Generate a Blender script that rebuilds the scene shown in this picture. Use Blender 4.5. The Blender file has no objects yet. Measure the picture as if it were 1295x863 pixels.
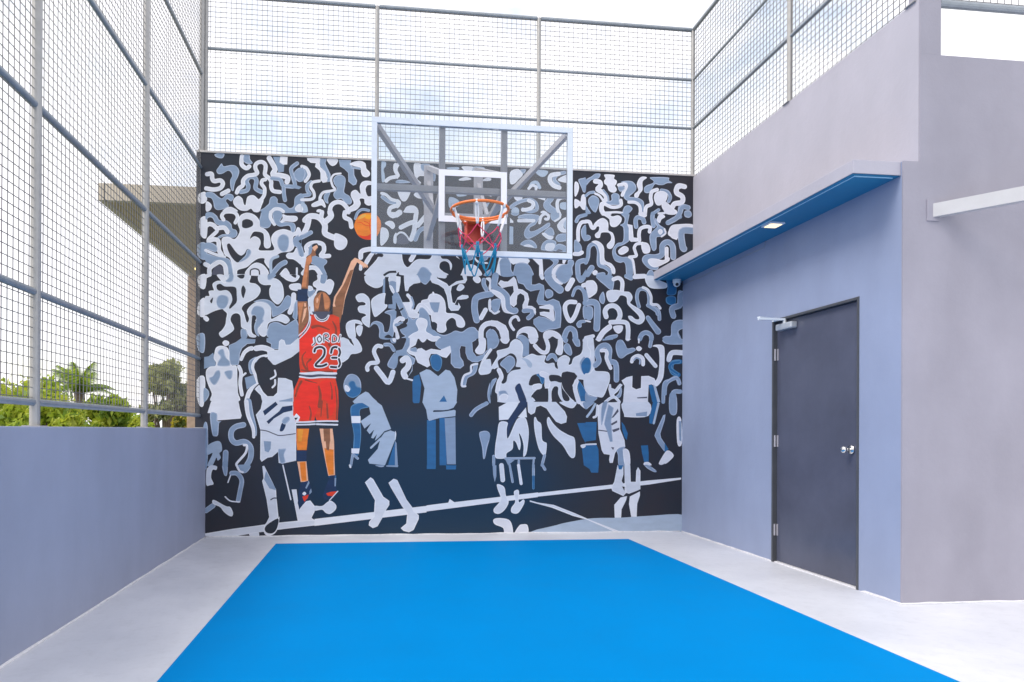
MURAL = """
T 0 0 1
T 243 190 8
w p 40,470 110,440 130,520 90,560 40,540
w p 60,720 130,700 130,900 70,880
m p 40,980 120,960 130,1120 50,1100
w p 50,1300 130,1280 120,1420 60,1400
w p 60,1560 120,1520 120,1700 50,1680
m p 40,1900 120,1880 120,2060 60,2040
w p 50,2340 130,2320 120,2600 60,2560
T 258 190
m p 110,75 180,55 240,70 225,120 180,130 120,105
m p 205,200 235,240 330,222 400,235 445,300 430,380 395,450 378,520 370,575 345,570 325,500 325,430 350,370 330,320 290,300 220,340 160,345 135,300 165,250
w 60 10,350 70,345 80,410 110,445 190,435 225,480 190,540 100,560 0,545
w 60 215,620 300,575
m p 0,600 90,600 170,660 220,680 280,620 350,625 375,670 340,720 290,690 270,720 310,790 230,830 150,840 110,800 100,740 70,680 0,660
w p 0,730 50,740 80,790 50,850 0,855
w 58 480,100 475,150 480,220 540,265 580,240
m p 510,80 580,80 590,140 625,190 600,205 540,200 500,160
m 60 470,590 550,570 570,510 545,450 580,390 650,390 680,440 670,540 750,590
w 55 415,600 440,545 495,500 500,430 560,370 640,355 690,330 665,270 665,220 700,185 760,180 800,220 800,280 795,350 850,400 880,450 880,520 910,575 1000,590
w 50 800,420 760,430 750,480 790,540 790,620 760,680 720,720
w p 370,700 430,645 490,680 510,750 535,770 560,660 640,635 710,690 740,690 780,700 750,790 720,863 650,863 610,820 550,850 460,840 380,770
w 70 850,125 900,210 930,280 900,350 1000,360 1100,390 1095,450
m q 900,105 1000,105 1000,190 1055,210 1050,310 975,320 955,240
w q 1000,100 1100,105 1095,210 1040,215 990,180
m 55 890,400 1000,420 1040,500 1100,510 1200,505 1180,400 1150,300 1160,250 1230,195
m 55 1050,530 1055,620 1070,700
m q 1190,480 1294,520 1260,550 1150,530
m p 1260,255 1330,270 1370,340 1330,420 1260,450 1200,400 1190,320
m p 860,700 880,660 930,650 970,690 975,740 1060,750 1130,810 1190,780 1200,680 1240,630 1300,610 1330,700 1294,863 760,863 800,800 850,750
w 45 890,863 930,825 1000,825 1050,860
w p 1210,800 1270,750 1320,800 1294,863 1220,850
w p 230,860 280,810 350,800 430,860
T 378 190
w 45 0,235 60,260 100,340 80,400 50,440
m p 0,255 40,290 50,350 20,420 0,440
m q 250,125 335,130 320,190 350,260 390,340 395,440 345,450 350,380 310,300 240,220
w q 70,120 250,120 240,190 250,240 320,310 350,400 340,450 290,460 255,420 255,330 240,290 180,240 190,190 120,185 75,150
w p 345,130 485,135 470,200 415,228 365,190
m q 500,140 670,145 660,200 710,260 715,350 755,430 740,480 700,495 635,440 630,320 580,270 520,230
m 30 680,245 800,262
w p 650,200 720,165 800,155 865,190 880,260 925,310 925,355 880,380 830,365 805,310 800,250 720,230
m p 300,650 330,600 390,590 360,680 365,745 320,720
w 24-42 530,330 440,345 400,410 420,500 455,550 400,570 300,590 255,650 250,720
w p 140,750 240,700 290,690 330,780 310,800 270,770 200,790 145,790
m p 430,410 470,360 540,350 595,400 590,500 580,590 650,640 685,710 660,755 600,740 540,680 480,690 435,640 440,590 480,540 440,470
m 50 130,450 75,500 80,570 110,620 0,640
w 40 240,435 150,455 125,520 165,590 170,660 120,690 0,695
w 60 385,863 400,780 460,730 540,730 610,790 640,863
w p 640,800 710,740 670,640 680,580 740,555 800,610 790,520 810,460 860,430 940,435 990,470 980,485 900,490 870,550 900,640 960,640 990,690 970,750 910,770 860,740 850,680 790,680 805,750 760,820 700,850 640,863
m p 1010,200 950,230 950,290 1010,340
l p 1085,165 1140,170 1145,220 1115,270 1130,350 1130,430 1090,430
w p 1250,200 1294,190 1294,350 1250,290
w 50 1150,430 1200,390 1294,370
w p 1140,520 1200,520 1190,555 1160,560
m 50 1100,650 1200,720 1294,730
w 40 1090,600 1150,620 1220,680 1294,700
w 55 1190,863 1210,800 1294,770
l p 0,730 60,760 85,820 80,863 0,863
w p 0,780 25,820 10,863 0,863
w p 215,830 260,825 300,863 210,863
T 258 270
m p 0,20 80,10 150,60 185,115 280,120 345,170 360,230 410,250 430,300 400,350 330,355 250,340 180,370 160,350 230,310 330,300 300,240 200,200 130,160 90,90 40,80 0,110
w 60 0,200 50,170 110,190 150,225 250,220 295,280
w 50 150,225 150,270 90,330 40,380
m p 740,50 760,0 870,0 900,100 870,200 810,225 740,200 725,120
w 50 240,110 215,60 250,10 330,0 400,20 430,80 400,150
w p 460,60 520,20 590,15 670,50 725,120 735,200 800,235 860,310 885,440 870,490 820,500 790,460 790,350 770,290 680,270 635,290 600,370 660,335 730,370 745,440 720,520 820,530 930,515 890,400 900,320 960,260 1060,235 1150,260 1210,270 1240,210 1280,230 1294,320 1200,330 1180,400 1200,480 1150,540 1020,560 950,610 900,640 880,700 870,780 800,690 800,640 720,640 640,690 560,760 440,800 430,863 380,863 360,740 330,640 260,590 230,480 215,400 240,350 320,350 390,375 440,320 460,250 430,160
k p 490,170 500,120 560,100 630,130 635,190 560,225 500,215
k p 290,460 320,435 360,480 420,560 480,600 530,570 560,515 600,520 560,580 500,640 435,695 360,630 310,540
m p 450,690 540,600 560,530 600,515 620,560 580,630 500,680
m p 1055,305 1120,340 1130,430 1110,520 1060,550 1000,510 970,420 990,340
w 60 40,400 120,380 175,410 180,520 220,590
m p 0,430 80,425 150,470 160,530 120,550 0,500
w 38 0,530 120,580 260,620
m p 0,570 130,610 300,640 350,700 375,863 310,863 290,740 220,680 130,680 60,750 0,670
w 60 0,720 40,740
w 60 60,863 60,780 130,720 200,690 265,740 285,863
s p 90,850 130,760 200,735 245,790 230,863 95,863
w 45 880,0 875,80 930,170
m p 900,30 950,0 1020,0 1035,60 1010,130 1100,140 1190,150 1220,210 1200,275 1160,270 1130,190 1000,200 930,140
w p 1040,30 1100,50 1220,55 1245,100 1200,135 1080,130 1030,150 1010,130 1040,90
w p 1090,600 1120,560 1190,555 1230,490 1270,560 1294,640 1294,720 1240,680 1190,650 1120,640
m p 1180,400 1210,340 1294,320 1294,560 1270,600 1230,480 1200,470
k p 1260,400 1294,380 1294,430
m 70 900,863 1000,740 1080,690
l 40 890,820 885,700 910,640 980,610
w p 690,695 800,740 850,863 550,863 590,760
k 18 610,863 615,800 670,780 725,800 735,863
w p 1015,840 1080,770 1120,800 1140,863 1020,863
w 25 1240,770 1240,863
T 378 270
w 80 50,110 110,60 200,60 270,100 320,180 320,280 370,320 450,350
w p 450,350 460,290 540,310 620,370 620,450 570,510 500,515 450,460
w 75 100,100 80,200 30,300 0,320
m 60 130,280 60,320 0,350
w 80 390,0 400,60 330,130
w 60 270,60 280,0
w 60 590,0 590,70 660,110 680,200
w p 1170,0 1294,0 1294,60 1240,80 1190,50
w p 1135,150 1190,115 1250,130 1275,190 1240,230 1190,190
w p 1080,230 1130,210 1180,250 1190,330 1150,410 1080,450
w p 1260,320 1294,280 1294,420 1255,410
w 60 0,640 80,560 70,480 130,430 230,420 300,450 310,530 270,600 380,600
m p 110,480 170,440 160,540 200,600 340,650 350,700 310,750 350,863 250,863 200,740 130,700 100,600
m p 0,460 30,520 40,600 0,620
w p 0,620 80,630 120,720 60,780 0,730
w 60 30,840 100,770 200,770 270,863
w 65 990,500 900,510 820,540 810,620
w p 940,560 1010,540 960,620 900,720 860,680
w 45 815,720 810,780
e p 1010,570 1070,552 1294,560 1294,863 880,863 920,770 990,690 1040,620
k 48 1095,590 1040,590 980,650 930,720
k 30 1130,863 1200,820 1294,815
T 498 190
w p 0,190 70,185 30,220 10,280 40,350 20,385 0,390
w p 235,190 325,190 325,250 380,320 370,360 310,360 280,400 330,450 300,460 240,340
m p 330,195 450,195 440,260 400,300 340,280
m p 470,330 500,260 530,340 520,430 480,400
w p 370,460 420,420 470,430 495,460
m p 0,420 90,415 190,450 0,460
w p 10,570 50,525 150,525 190,570 150,670 110,710 60,690
w p 235,610 290,570 400,540 400,650 310,670 250,640
w p 0,680 60,720 40,780 0,800
w p 105,830 140,780 220,765 280,800 285,863 105,863
m p 360,640 460,680 500,863 440,863 370,760
w p 890,225 1055,230 1020,280 930,280
l p 1060,225 1190,235 1190,290 1040,280
l p 690,240 840,235 830,270 700,260
w p 850,400 940,370 1015,390 990,410 870,420
w p 1160,420 1230,380 1290,390 1270,420
l p 720,600 850,560 960,620 840,640 800,600
w q 920,570 960,570 955,610
w q 1035,570 1095,570 1050,620
w q 1215,570 1290,600 1294,640 1240,620
w q 1070,715 1120,720 1115,795 1050,795
l q 1220,730 1270,720 1230,800 1205,790
l p 720,650 830,680 860,750 780,800 715,780
T 618 190
w p 255,300 340,255 390,270 430,330 370,400 310,460 255,450
m p 390,265 470,262 440,320
l p 600,265 770,280 740,350 680,360 620,320
m 50 1000,300 900,330 860,400 920,470
w 60 920,320 820,340 800,410 850,480 930,510
w p 910,400 980,350 1060,335 1060,435 960,430
l 45 530,500 560,450 620,440 660,510
w 38 510,525 560,480 610,500 610,530
k 22 680,465 760,445
w p 310,610 370,590 425,620 415,680 370,700 320,670
w q 590,605 750,605 735,690 640,660
m p 755,600 850,605 850,680 810,740 880,800 900,863 800,863 720,790 715,720 760,660
m 50 270,780 340,730 440,690 540,680 610,730 620,810 540,840 430,810
w 50 510,690 570,720 560,780 500,810 430,820
w 45 1060,650 960,650 905,700 905,800 930,863
l p 940,730 1000,710 1060,730 1060,810 950,800
l p 280,810 330,780 375,810 370,863 280,863
w p 680,840 720,830 770,863 680,863
m p 1190,400 1260,375 1294,380 1294,550 1260,570 1230,500
w p 1140,440 1185,440 1200,520 1170,610 1140,620
w p 1140,670 1190,680 1220,700 1235,620 1270,600 1294,650 1294,800 1250,810 1210,760 1170,790 1140,780
T 738 190
m p 0,400 80,350 130,315 200,318 170,380 80,400 30,450 0,480
w 65 130,420 190,430 200,480 160,530 240,580 280,640 250,720 220,740 215,810 240,863
m 25 240,540 300,620 310,710
w p 255,325 390,330 385,380 425,410 415,460 400,480 425,530 400,570 350,570 310,540 290,480 255,450 250,410 270,380
m p 480,430 550,410 640,420 690,480 685,540 640,590 600,630 700,640 780,680 800,740 780,863 740,780 680,710 580,690 520,640 540,560 570,480 550,440
w 45 450,470 530,455 555,490 520,560 500,610
m p 440,500 490,480 535,500 520,540 470,560
w 42 590,705 680,710 740,760 750,863
w p 730,380 780,350 840,365 780,420 780,530 740,590 715,640 670,635 670,590 720,540 700,460
m p 885,360 1130,360 1140,400 1190,435 1120,440 1060,465 1000,465 950,455 910,520 870,575 810,570 800,510 840,470 920,440 930,410
w 50 980,530 910,560 890,640 900,730 830,770 815,863
m 50 1040,540 1120,560 1160,630 1140,690
w p 935,640 970,565 1060,550 1120,590 1110,670 1040,740 970,740
w 55 1294,490 1240,520 1245,580 1294,610
w p 1040,750 1100,715 1150,740 1200,790 1250,820 1250,863 1180,863 1090,840
w 50 1190,780 1210,720 1294,700
m 45 920,863 1000,810
w 30 1000,860 1080,855
m p 1270,770 1294,760 1294,863 1265,863
m 40 0,620 50,580 110,570
w 30 130,590 190,620 240,690
m p 30,680 90,615 160,640 185,700 160,800 125,850 60,780
m p 0,750 30,800 70,863 0,863
m p 350,610 400,580 460,610 460,700 465,740 380,745 300,740 280,700 350,680
w 45 275,740 350,775 440,770 485,740 480,680
m p 500,850 530,770 590,750 640,790 620,830 580,863 500,863
w 30 330,850 420,845 500,855
w 50 240,863 330,860
T 738 270
w 50 0,110 50,120 80,190 110,200 140,150 180,110
w p 170,90 240,65 300,110 310,180 310,235 370,270 395,350 390,430 350,485 300,480 290,430 340,370 345,310 310,265 220,265 200,300 190,335 140,335 125,290 175,240 180,180 130,180
w p 210,0 310,0 360,40 440,25 490,60 480,120 420,180 360,185 330,150 320,80 250,30
m p 480,0 590,0 590,60 575,140 600,200 595,300 600,370 520,430 440,460 410,510 430,570 500,600 590,600 640,680 640,863 560,863 545,720 520,670 470,680 400,650 365,570 370,490 430,410 510,380 515,200 470,160 520,130 530,60
w q 570,145 640,160 655,330 700,335 750,345 755,385 620,390 590,360 590,200
w 50 735,370 730,280 750,210 820,180 880,190 875,250
w p 445,510 520,450 580,470 580,520 510,565 460,560
m 62 690,180 685,90 720,50 780,70 800,120
w 60 750,0 810,20
w 42 600,600 690,585 680,530 665,470 700,420 780,410
w p 770,395 850,410 885,480 870,540 800,550 770,500 760,440
w 30 610,610 650,660 675,863
e q 660,835 810,830 820,863 660,863
m p 830,840 870,780 910,780 940,830 930,863 825,863
m 60 920,0 915,70 930,170
w p 980,60 1010,10 1060,10 1090,45 1040,80 1015,130 980,100
m p 960,60 1010,150 1080,200 1100,260 1070,310 1000,320 970,340 970,480 920,510 880,400 880,290 950,210 975,180 950,120
w p 990,250 1010,215 1045,220 1055,260 1020,290
w 24 1080,210 1095,270 1040,315
m 60 1130,125 1180,90 1240,60 1294,40
w p 1294,160 1200,180 1140,230 1130,290 1190,330 1250,360 1270,290 1294,220
m p 1294,260 1270,300 1294,390
m 80 1200,600 1195,460 1150,400 1090,400 1050,450 1045,560 960,600 850,600 810,640 880,720 960,740
w 52 1110,480 1110,630
w p 850,660 880,620 960,620 1060,640 1140,600 1145,650 1060,700 960,740 890,720
m 55 0,680 30,600 40,480 80,430 140,430 180,520 180,700 260,740 330,800 320,863
w p 80,390 140,375 210,410 250,480 260,640 350,690 400,760 400,830 360,825 340,760 280,710 200,690 190,560 160,450 110,410
m 80 20,840 80,750
w p 90,815 125,780 160,800 150,845 110,850
m 60 170,850 240,840
m p 0,300 60,310 60,360 0,380
T 618 270
w q 255,65 300,110 300,135 255,135
m p 270,0 380,0 350,35 290,30
l 36 380,60 460,30 560,30
m p 390,30 560,15 660,40 640,100 600,160 530,200 530,250 600,240 690,190 770,135 805,140 790,190 700,250 590,320 500,355 450,310 460,230 520,150 580,110 470,80 380,70
w 45 375,105 580,105
w 38 660,135 680,50 730,10 780,30 775,80 740,80
m p 820,0 950,0 950,50 880,115 820,80
w 26 940,0 940,60 870,110
w p 900,170 970,80 1040,55 1000,130 990,200 1045,240 1040,265 950,255
l p 990,140 1045,70 1045,230 1000,200
m p 720,270 800,195 850,230 860,300 790,310
w p 690,285 730,270 790,310 850,320 830,360 760,350
m p 880,340 920,290 1045,285 1045,370 930,395 890,370
m p 395,430 450,380 530,365 600,410 625,480 560,475 510,440 450,450
w p 440,455 500,430 550,445 580,475
m p 680,500 700,420 770,365 860,375 890,410 860,520 740,515
w p 735,480 760,420 850,415 870,450 840,510 760,515
m p 850,500 900,430 960,425 1040,470 1040,535 860,520
s p 890,525 930,495 985,525
l q 250,180 300,190 300,430 245,430
m 50 1165,110 1200,50 1294,20
w 50 1190,370 1190,220 1230,130 1294,115
m p 1230,230 1294,160 1294,380 1240,330
m p 1140,370 1200,400 1240,470 1225,540 1140,540
w 55 1140,560 1200,560 1240,540
m p 110,680 150,615 220,620 270,690 275,780 310,863 130,863
e q 230,615 500,620 530,660 500,700 400,680 300,710 260,680
e q 110,610 150,610 110,680 130,863 60,820
m p 310,780 340,700 430,680 510,710 565,800 560,863 320,863
w q 560,625 700,630 715,863 655,863 655,720
m p 800,630 915,640 910,690 850,750 820,863 735,863 740,790 850,690
w p 840,863 840,780 900,710 960,700 1020,710 940,760 900,863
w q 975,640 1030,645 1000,700 975,690
m p 890,863 900,770 960,710 1040,700 1050,650 1110,640 1135,690 1110,750 1100,863
m 70 1190,863 1185,700 1230,660 1294,650
m q 1240,863 1294,770 1294,863
T 498 270
w 80 0,30 40,0
w 62 270,0 255,110 240,250 200,370
w 62 410,30 290,180
w 62 60,205 170,150 240,130
w 26 0,310 50,275 110,290 170,370
s p 10,370 50,310 100,300 155,360 160,430 20,430
m 60 260,370 300,270 360,220 440,220
e p 0,555 70,560 85,640 110,710 160,750 230,680 300,640 440,640 480,600 490,570 590,575 620,630 700,640 750,690 760,740 740,790 720,700 660,665 600,690 590,760 640,810 680,863 100,863 40,820 0,810
w 65 200,650 240,580
m p 290,830 330,760 380,745 440,780 470,863 290,863
w q 810,580 870,640 820,610
m p 900,575 1030,575 1040,640 960,660 910,640
w p 890,830 940,730 1040,710 1120,760 1160,863 900,863
w p 1060,590 1120,660 1240,680 1240,700 1120,690 1070,640
m p 1130,590 1250,600 1230,650 1170,650
m p 1190,863 1240,800 1294,780 1294,863
T 258 350
e p 180,30 280,0 600,0 600,100 680,120 740,170 750,230 710,300 640,350 540,400 500,460 530,520 570,650 600,600 570,500 620,420 700,370 800,370 880,420 900,520 900,600 970,570 1040,535 1110,560 1150,620 1100,665 1030,640 960,630 880,650 850,700 850,800 800,845 740,810 720,740 760,670 700,640 640,600 640,780 700,830 680,855 610,845 580,800 560,750 500,720 490,660 480,560 430,525 370,550 350,620 390,700 390,760 280,840 230,855 195,800 240,750 280,680 290,600 300,530 260,490 240,470 180,480 100,510 30,545 0,530 0,310 60,290 50,230 90,215 120,210 100,130 160,85 240,80
k p 160,140 210,125 270,160 410,170 430,280 430,370 380,430 340,465 330,440 370,350 350,260 290,210 200,220 160,190
k p 70,360 110,310 95,390
k p 490,200 515,145 550,200 540,260 520,320 495,270
k p 640,570 680,555 700,590 680,650 690,800 640,770
w p 160,0 240,0 300,60 260,120 180,40
m p 275,90 310,50 330,0 380,0 380,70 340,105
k p 430,15 470,0 530,0 520,45 475,50
m p 155,350 180,290 240,275 310,300 320,370 280,450 220,470 170,430
m p 625,510 660,440 720,420 790,450 810,520 790,600 800,630 740,700 720,760 740,840 690,800 670,700 700,600 680,555 640,555
m p 660,370 750,335 850,340 920,380 970,430 1020,410 1090,300 1130,280 1170,320 1160,430 1100,480 1030,530 960,560 915,570 900,470 850,400 760,370
e p 730,0 850,0 850,60 920,45 980,60 1040,120 1065,220 1060,320 1000,400 940,380 880,300 870,200 890,140 800,140 740,110 715,60
m p 850,0 960,0 900,60 850,70
w p 1030,0 1260,0 1260,60 1200,95 1120,80 1060,40
k p 1160,0 1230,0 1220,40
w p 1135,150 1180,120 1290,120 1290,210 1170,205
w 65 1200,270 1195,400 1150,510
m p 1210,400 1250,350 1250,600 1190,580 1195,520
m p 870,863 865,700 920,650 1000,650 1090,690 1170,640 1250,620 1265,863
m p 490,750 540,740 580,790 570,863 500,863
w 60 10,590 30,610
w 50 0,30 60,0
T 378 350
m p 270,0 355,0 350,80 330,130 260,120
w p 220,0 270,0 265,100 320,115 350,70 400,55 450,100 440,180 395,270 330,225 220,230 200,500 130,525 100,330 160,280 215,190 170,150 170,100 225,60
m p 100,200 180,200 200,210 140,300 100,290
e p 100,150 150,155 170,200 110,220
e p 890,0 1120,0 1130,80 1100,150 1010,175 900,120 865,50
m q 1120,60 1145,30 1145,260 1110,260
e p 1150,245 1145,300 1140,390 1175,400 1170,440 1110,500 1020,570 985,530 960,420 965,330 1040,270 1090,250
e p 745,300 780,260 850,250 910,290 940,350 945,480 940,690 920,710 860,670 830,620 840,580 890,550 860,525 800,510 775,460 800,420 870,410 880,385 840,365 780,365
e p 615,700 640,640 720,610 800,620 840,660 830,680 760,660 740,680 750,863 670,863 630,790
e p 755,720 790,685 845,700 830,800 800,835 765,790
m p 945,710 970,650 1030,625 1100,650 1130,700 1140,770 1190,770 1215,680 1220,560 1180,530 1140,510 1190,480 1294,475 1294,600 1280,700 1240,863 1080,863 1070,750 1040,680 990,670
k p 1140,850 1190,810 1240,840 1240,863
w p 1294,600 1260,650 1260,740 1294,780
e p 1190,40 1220,0 1294,0 1294,90 1200,90
m p 1195,95 1294,95 1294,260 1260,260
e p 1200,140 1240,150 1275,220 1270,260 1230,220
m q 1240,280 1294,280 1294,465 1190,450 1190,400 1250,395
T 498 350
e q 0,10 60,20 60,90 40,220 0,250
e q 105,0 330,0 330,100 240,115 180,160 160,215 125,215 110,100
m p 300,-40 470,-40 470,40 440,90 400,125 350,100 320,60
e q 470,0 550,0 560,40 690,110 720,150 820,80 920,60 900,0 960,0 965,60 940,105 850,110 760,150 745,220 770,370 800,380 840,300 900,265 980,270 990,300 960,320 880,330 850,370 880,430 850,480 750,485 715,440 690,280 650,180 580,130 490,100 465,60
e 60 580,0 660,10
e p 825,180 860,120 910,125 930,165 880,210 835,205
k q 880,330 850,370 845,410 800,400 830,330
w p 420,330 450,270 505,245 600,270 660,340 680,440 690,510 800,520 890,560 940,640 930,700 880,715 830,690 810,610 760,580 700,620 680,670 690,740 650,780 590,780 555,745 560,660 490,630 470,520 420,470 300,420
k q 700,620 760,590 810,620 830,700 790,740 720,740 690,700 685,650
w 24 505,235 512,260
w 60 440,350 370,365
m q 455,368 595,368 585,440 570,505 520,505 480,450
m p 60,720 160,640 160,540 240,600 310,540 310,460 370,440 440,520 470,620 480,700 560,780 650,815 740,790 810,755 900,770 980,720 1050,705 1100,740 1110,863 150,863 130,830 80,790
m 80 0,270 60,400 130,560
w q 90,368 190,365 215,470 270,470 290,510 320,530 310,580 240,590 180,570 150,500
w 45 160,270 205,330 210,400 215,470
w 50 280,490 310,420 350,400 420,450 470,520
m 25 210,300 240,390 225,450
k 24 0,475 50,480 90,455
k p 480,670 510,635 555,660 560,720 530,750 490,730
w p 270,650 300,590 350,580 420,610 430,680 410,760 470,800 520,830 580,830 580,863 190,863 220,800 300,760 300,720
w 60 0,630 50,590 95,600
m 40 0,680 80,650
k p 15,720 80,660 140,660 150,700 60,740 30,770
w p 0,700 40,800 50,863 0,863
m 90 1294,250 1180,270 1090,310 1070,400 1075,500 1100,610
m 60 1195,60 1195,120 1230,190
w 90 1090,40 1110,60
w p 1220,40 1260,25 1294,50 1294,220 1260,170 1270,90
w 62 1220,470 1160,580
w p 1260,340 1294,330 1294,490 1260,460
w 70 1294,650 1220,670 1165,740 1160,863
m p 1230,780 1294,730 1294,863 1240,863
T 618 350
m 90 60,0 45,150 150,220 220,300 230,420 280,480 330,480
w p 0,190 60,200 140,240 190,310 200,430 240,490 330,525 260,520 180,500 145,430 130,330 80,290 0,220
w q 95,110 130,60 180,80 230,80 310,10 340,50 370,180 430,190 500,240 520,320 500,410 560,415 610,450 610,540 570,480 500,460 430,450 430,400 460,330 450,270 400,240 360,270 350,340 350,390 310,430 260,390 255,300 310,220 300,140 230,150 150,170
m 62 450,480 560,475 560,530 510,580
w 30 500,430 580,450 600,500
m q 340,0 560,0 555,120 600,120 660,100 720,130 730,200 720,330 760,350 850,315 930,350 960,440 960,600 950,710 880,730 780,740 700,775 660,760 580,660 580,600 650,555 740,570 840,620 870,600 870,500 840,410 720,400 650,400 620,350 640,270 670,190 600,200 540,215 480,180 440,120 370,100
w q 660,420 800,390 850,420 870,610 850,625 790,590 740,560 670,540 665,500 720,490 800,500 800,460 660,445
e 50 685,0 700,30
m p 735,250 750,195 800,185 845,220 840,280 770,310
m 110 780,20 850,110 940,190
w 45 850,0 890,60 960,100
m p 900,0 1090,0 1060,60 1000,105 930,70
w 75 1110,60 1045,175
m p 1165,30 1170,0 1294,0 1270,70 1210,95
w 60 1294,120 1260,130
m 40-60 1115,270 1150,180 1210,160 1270,220 1294,350
w 60 1150,360 1060,360 1010,420 1030,540 1085,620 1150,540 1200,400
m p 1255,430 1294,410 1294,590 1260,560
m p 1165,660 1210,610 1294,605 1294,640 1240,650 1235,700 1190,710
m 75 995,863 1030,760 1080,720 1140,760 1155,863
w 38 380,610 350,560 290,580 260,640 280,700 310,740
m p 10,340 130,320 120,430 90,500 60,510 10,450
w 26 0,480 50,520 110,490
w q 0,610 90,620 200,680 240,760 250,863 140,863 110,760 60,700 0,690
m p 0,740 60,760 100,863 0,863
w p 345,863 360,770 430,710 520,695 600,720 640,800 635,863 520,863 500,800 440,780 380,810
m p 365,863 370,820 430,810 500,863
w p 720,863 720,780 790,745 880,760 950,810 960,863 900,863 840,830 790,863
T 738 350
w p 0,80 50,60 110,65 155,130 150,220 100,270 40,300 20,230 0,180
m p 150,0 370,0 375,180 330,185 250,120 180,60
w 56 380,45 450,25 500,80 495,200
e p 280,250 310,200 420,190 520,210 600,220 640,280 630,330 610,370 700,430 770,480 810,560 790,630 730,665 660,640 600,600 580,550 630,550 680,590 730,590 720,540 620,440 570,380 560,300 520,270 470,270 430,330 370,360 310,345
m p 190,280 240,215 265,320 240,385 190,350
m 90 0,370 100,360 155,410 155,600 150,720
m p 0,180 20,230 40,330 0,340
m p 0,430 90,430 100,550 60,605 0,580
w 22 0,615 60,628
e 66 280,560 265,480 310,420 390,410 450,460 470,540 440,610
e 62 340,635 540,635 580,720 575,863
w 75 325,700 240,770 180,863
w p 380,690 500,680 500,750 450,790 400,760
m p 260,863 310,820 430,800 430,840 370,863
w 50 0,850 100,825
m 50 730,420 700,300 720,200 780,175 850,210 870,320 870,400 950,440 1000,490 1010,590
m 50 850,400 960,470 985,520
w 38 785,155 850,190 895,280 900,380 980,395 1020,440
m 60 555,0 620,30
w 60 670,10 810,0
e p 820,0 950,0 1000,50 1110,100 1115,150 1060,170 900,165 830,100
b p 1110,30 1220,50 1245,180 1230,250 1160,265 1110,240 1120,150
b p 1100,300 1150,275 1230,285 1235,360 1190,400 1110,370
m 50 1294,420 1220,440 1170,450 1180,510 1210,560
m 60 1294,220 1280,400
b 50 1240,60 1294,70
m 60-85 850,570 920,670 990,760
m 65 740,863 770,800 830,775 890,810 900,863
m p 1170,740 1190,640 1260,605 1294,610 1294,720 1270,770 1294,863 1060,863 1090,820 1170,820
T 258 430
m q 500,0 690,20 680,70 580,80 510,140 480,220 480,300 460,370 360,370 340,290 330,100 420,60
m q 0,260 60,250 120,200 150,280 160,390 60,400 0,420
w p 245,60 280,30 330,50 330,90 290,110 260,95
m q 840,0 1250,0 1200,70 1130,100 1010,150 900,150 900,80 840,50
F painted_player white armless figure with a grey face at the left edge of the mural
w p 135,220 160,130 230,105 310,130 340,200 340,290 370,370 440,385 450,560 460,740 470,863 110,863 110,760 60,640 30,540 30,440 80,390 150,380 160,330 130,280
m p 180,200 215,155 260,155 280,220 300,270 345,320 340,380 190,380 190,320 220,260
m p 70,545 120,520 160,450 210,440 220,520 180,610 140,640 100,610
m p 275,460 380,440 380,530 350,565 310,540
w 50 470,390 500,470 490,620 515,770
w 28 500,530 560,480
F crowd
w 45-62 500,290 540,200 600,150 640,140
m 70 700,290 640,330 635,400 650,460
m q 550,540 690,495 730,580 720,620 640,660 580,700
w 75 700,140 780,130 860,150 930,190
e q 850,190 900,160 1000,160 1010,40 1040,15 1080,30 1100,90 1160,90 1260,0 1294,0 1294,170 1180,260 960,365 890,350 860,300
w 40 840,240 750,260 680,310 655,400 690,500 725,600
w 60 720,640 620,720 575,863
k 14 740,630 680,690 630,800 620,863
F painted_player player beside the shooter, white shirt and shorts, black legs, one white boot
k p 700,380 740,280 830,260 940,370 1000,440 990,600 990,700 950,790 860,780 790,700 730,600
e q 750,640 800,730 860,790 940,790 990,740 1000,540 1100,545 1190,580 1210,700 1210,863 790,863 770,780 690,700
w 24 955,440 965,510 900,555
w 26 960,570 960,630 925,670
m q 1020,850 1120,830 1200,810 1200,863 1020,863
F crowd
m p 0,690 50,700 75,760 50,830 20,863 0,863
T 378 430
F crowd
e p 540,10 640,10 680,60 730,100 690,0 760,0 830,110 830,180 760,210 690,220 640,290 540,315
e 55 1100,110 1040,105 1000,180 1050,300 1040,330 950,340 910,390 915,430
m 50 1150,85 1220,90 1270,160
m p 1294,200 1250,230 1190,330 1190,380 1240,410 1294,400
m p 1220,0 1294,0 1294,60 1240,60
w p 1250,0 1294,0 1294,50 1260,40
e 70 1035,405 1110,500 1200,600 1260,460
T 498 430
m q 140,0 200,0 200,80 160,170 160,200 270,280 250,350 230,360 230,440 160,540 60,400 0,400 0,170 90,150 120,90
k p 35,250 90,235 170,260 210,320 220,420 140,560 70,560 60,480 0,440 30,330
k p 0,70 40,50 60,0 140,0 120,80 70,150 0,155
w 80 95,300 150,270 180,340 160,400 110,460 130,520
w 24 130,540 230,570
w q 190,0 300,0 270,90 200,130 200,170 270,190 300,140 350,130 410,170 480,140 610,160 660,100 720,85 765,130 750,190 690,265 630,250 560,210 480,210 450,280 470,370 430,395 340,350 300,330 260,240 180,210 150,170 190,100
m p 190,150 270,120 290,180 240,185
w p 320,0 420,0 370,55
w p 430,0 590,0 560,35 490,40
m q 590,0 1100,0 1090,20 1040,50 1050,180 1100,245 1180,220 1250,150 1240,0 1294,0 1294,130 1220,200 1200,280 1120,320 1040,320 980,280 950,200 950,110 890,100 870,150 880,250 920,310 930,370 880,410 800,400 750,340 750,160 740,100 620,150 580,130 540,90 540,50
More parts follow.
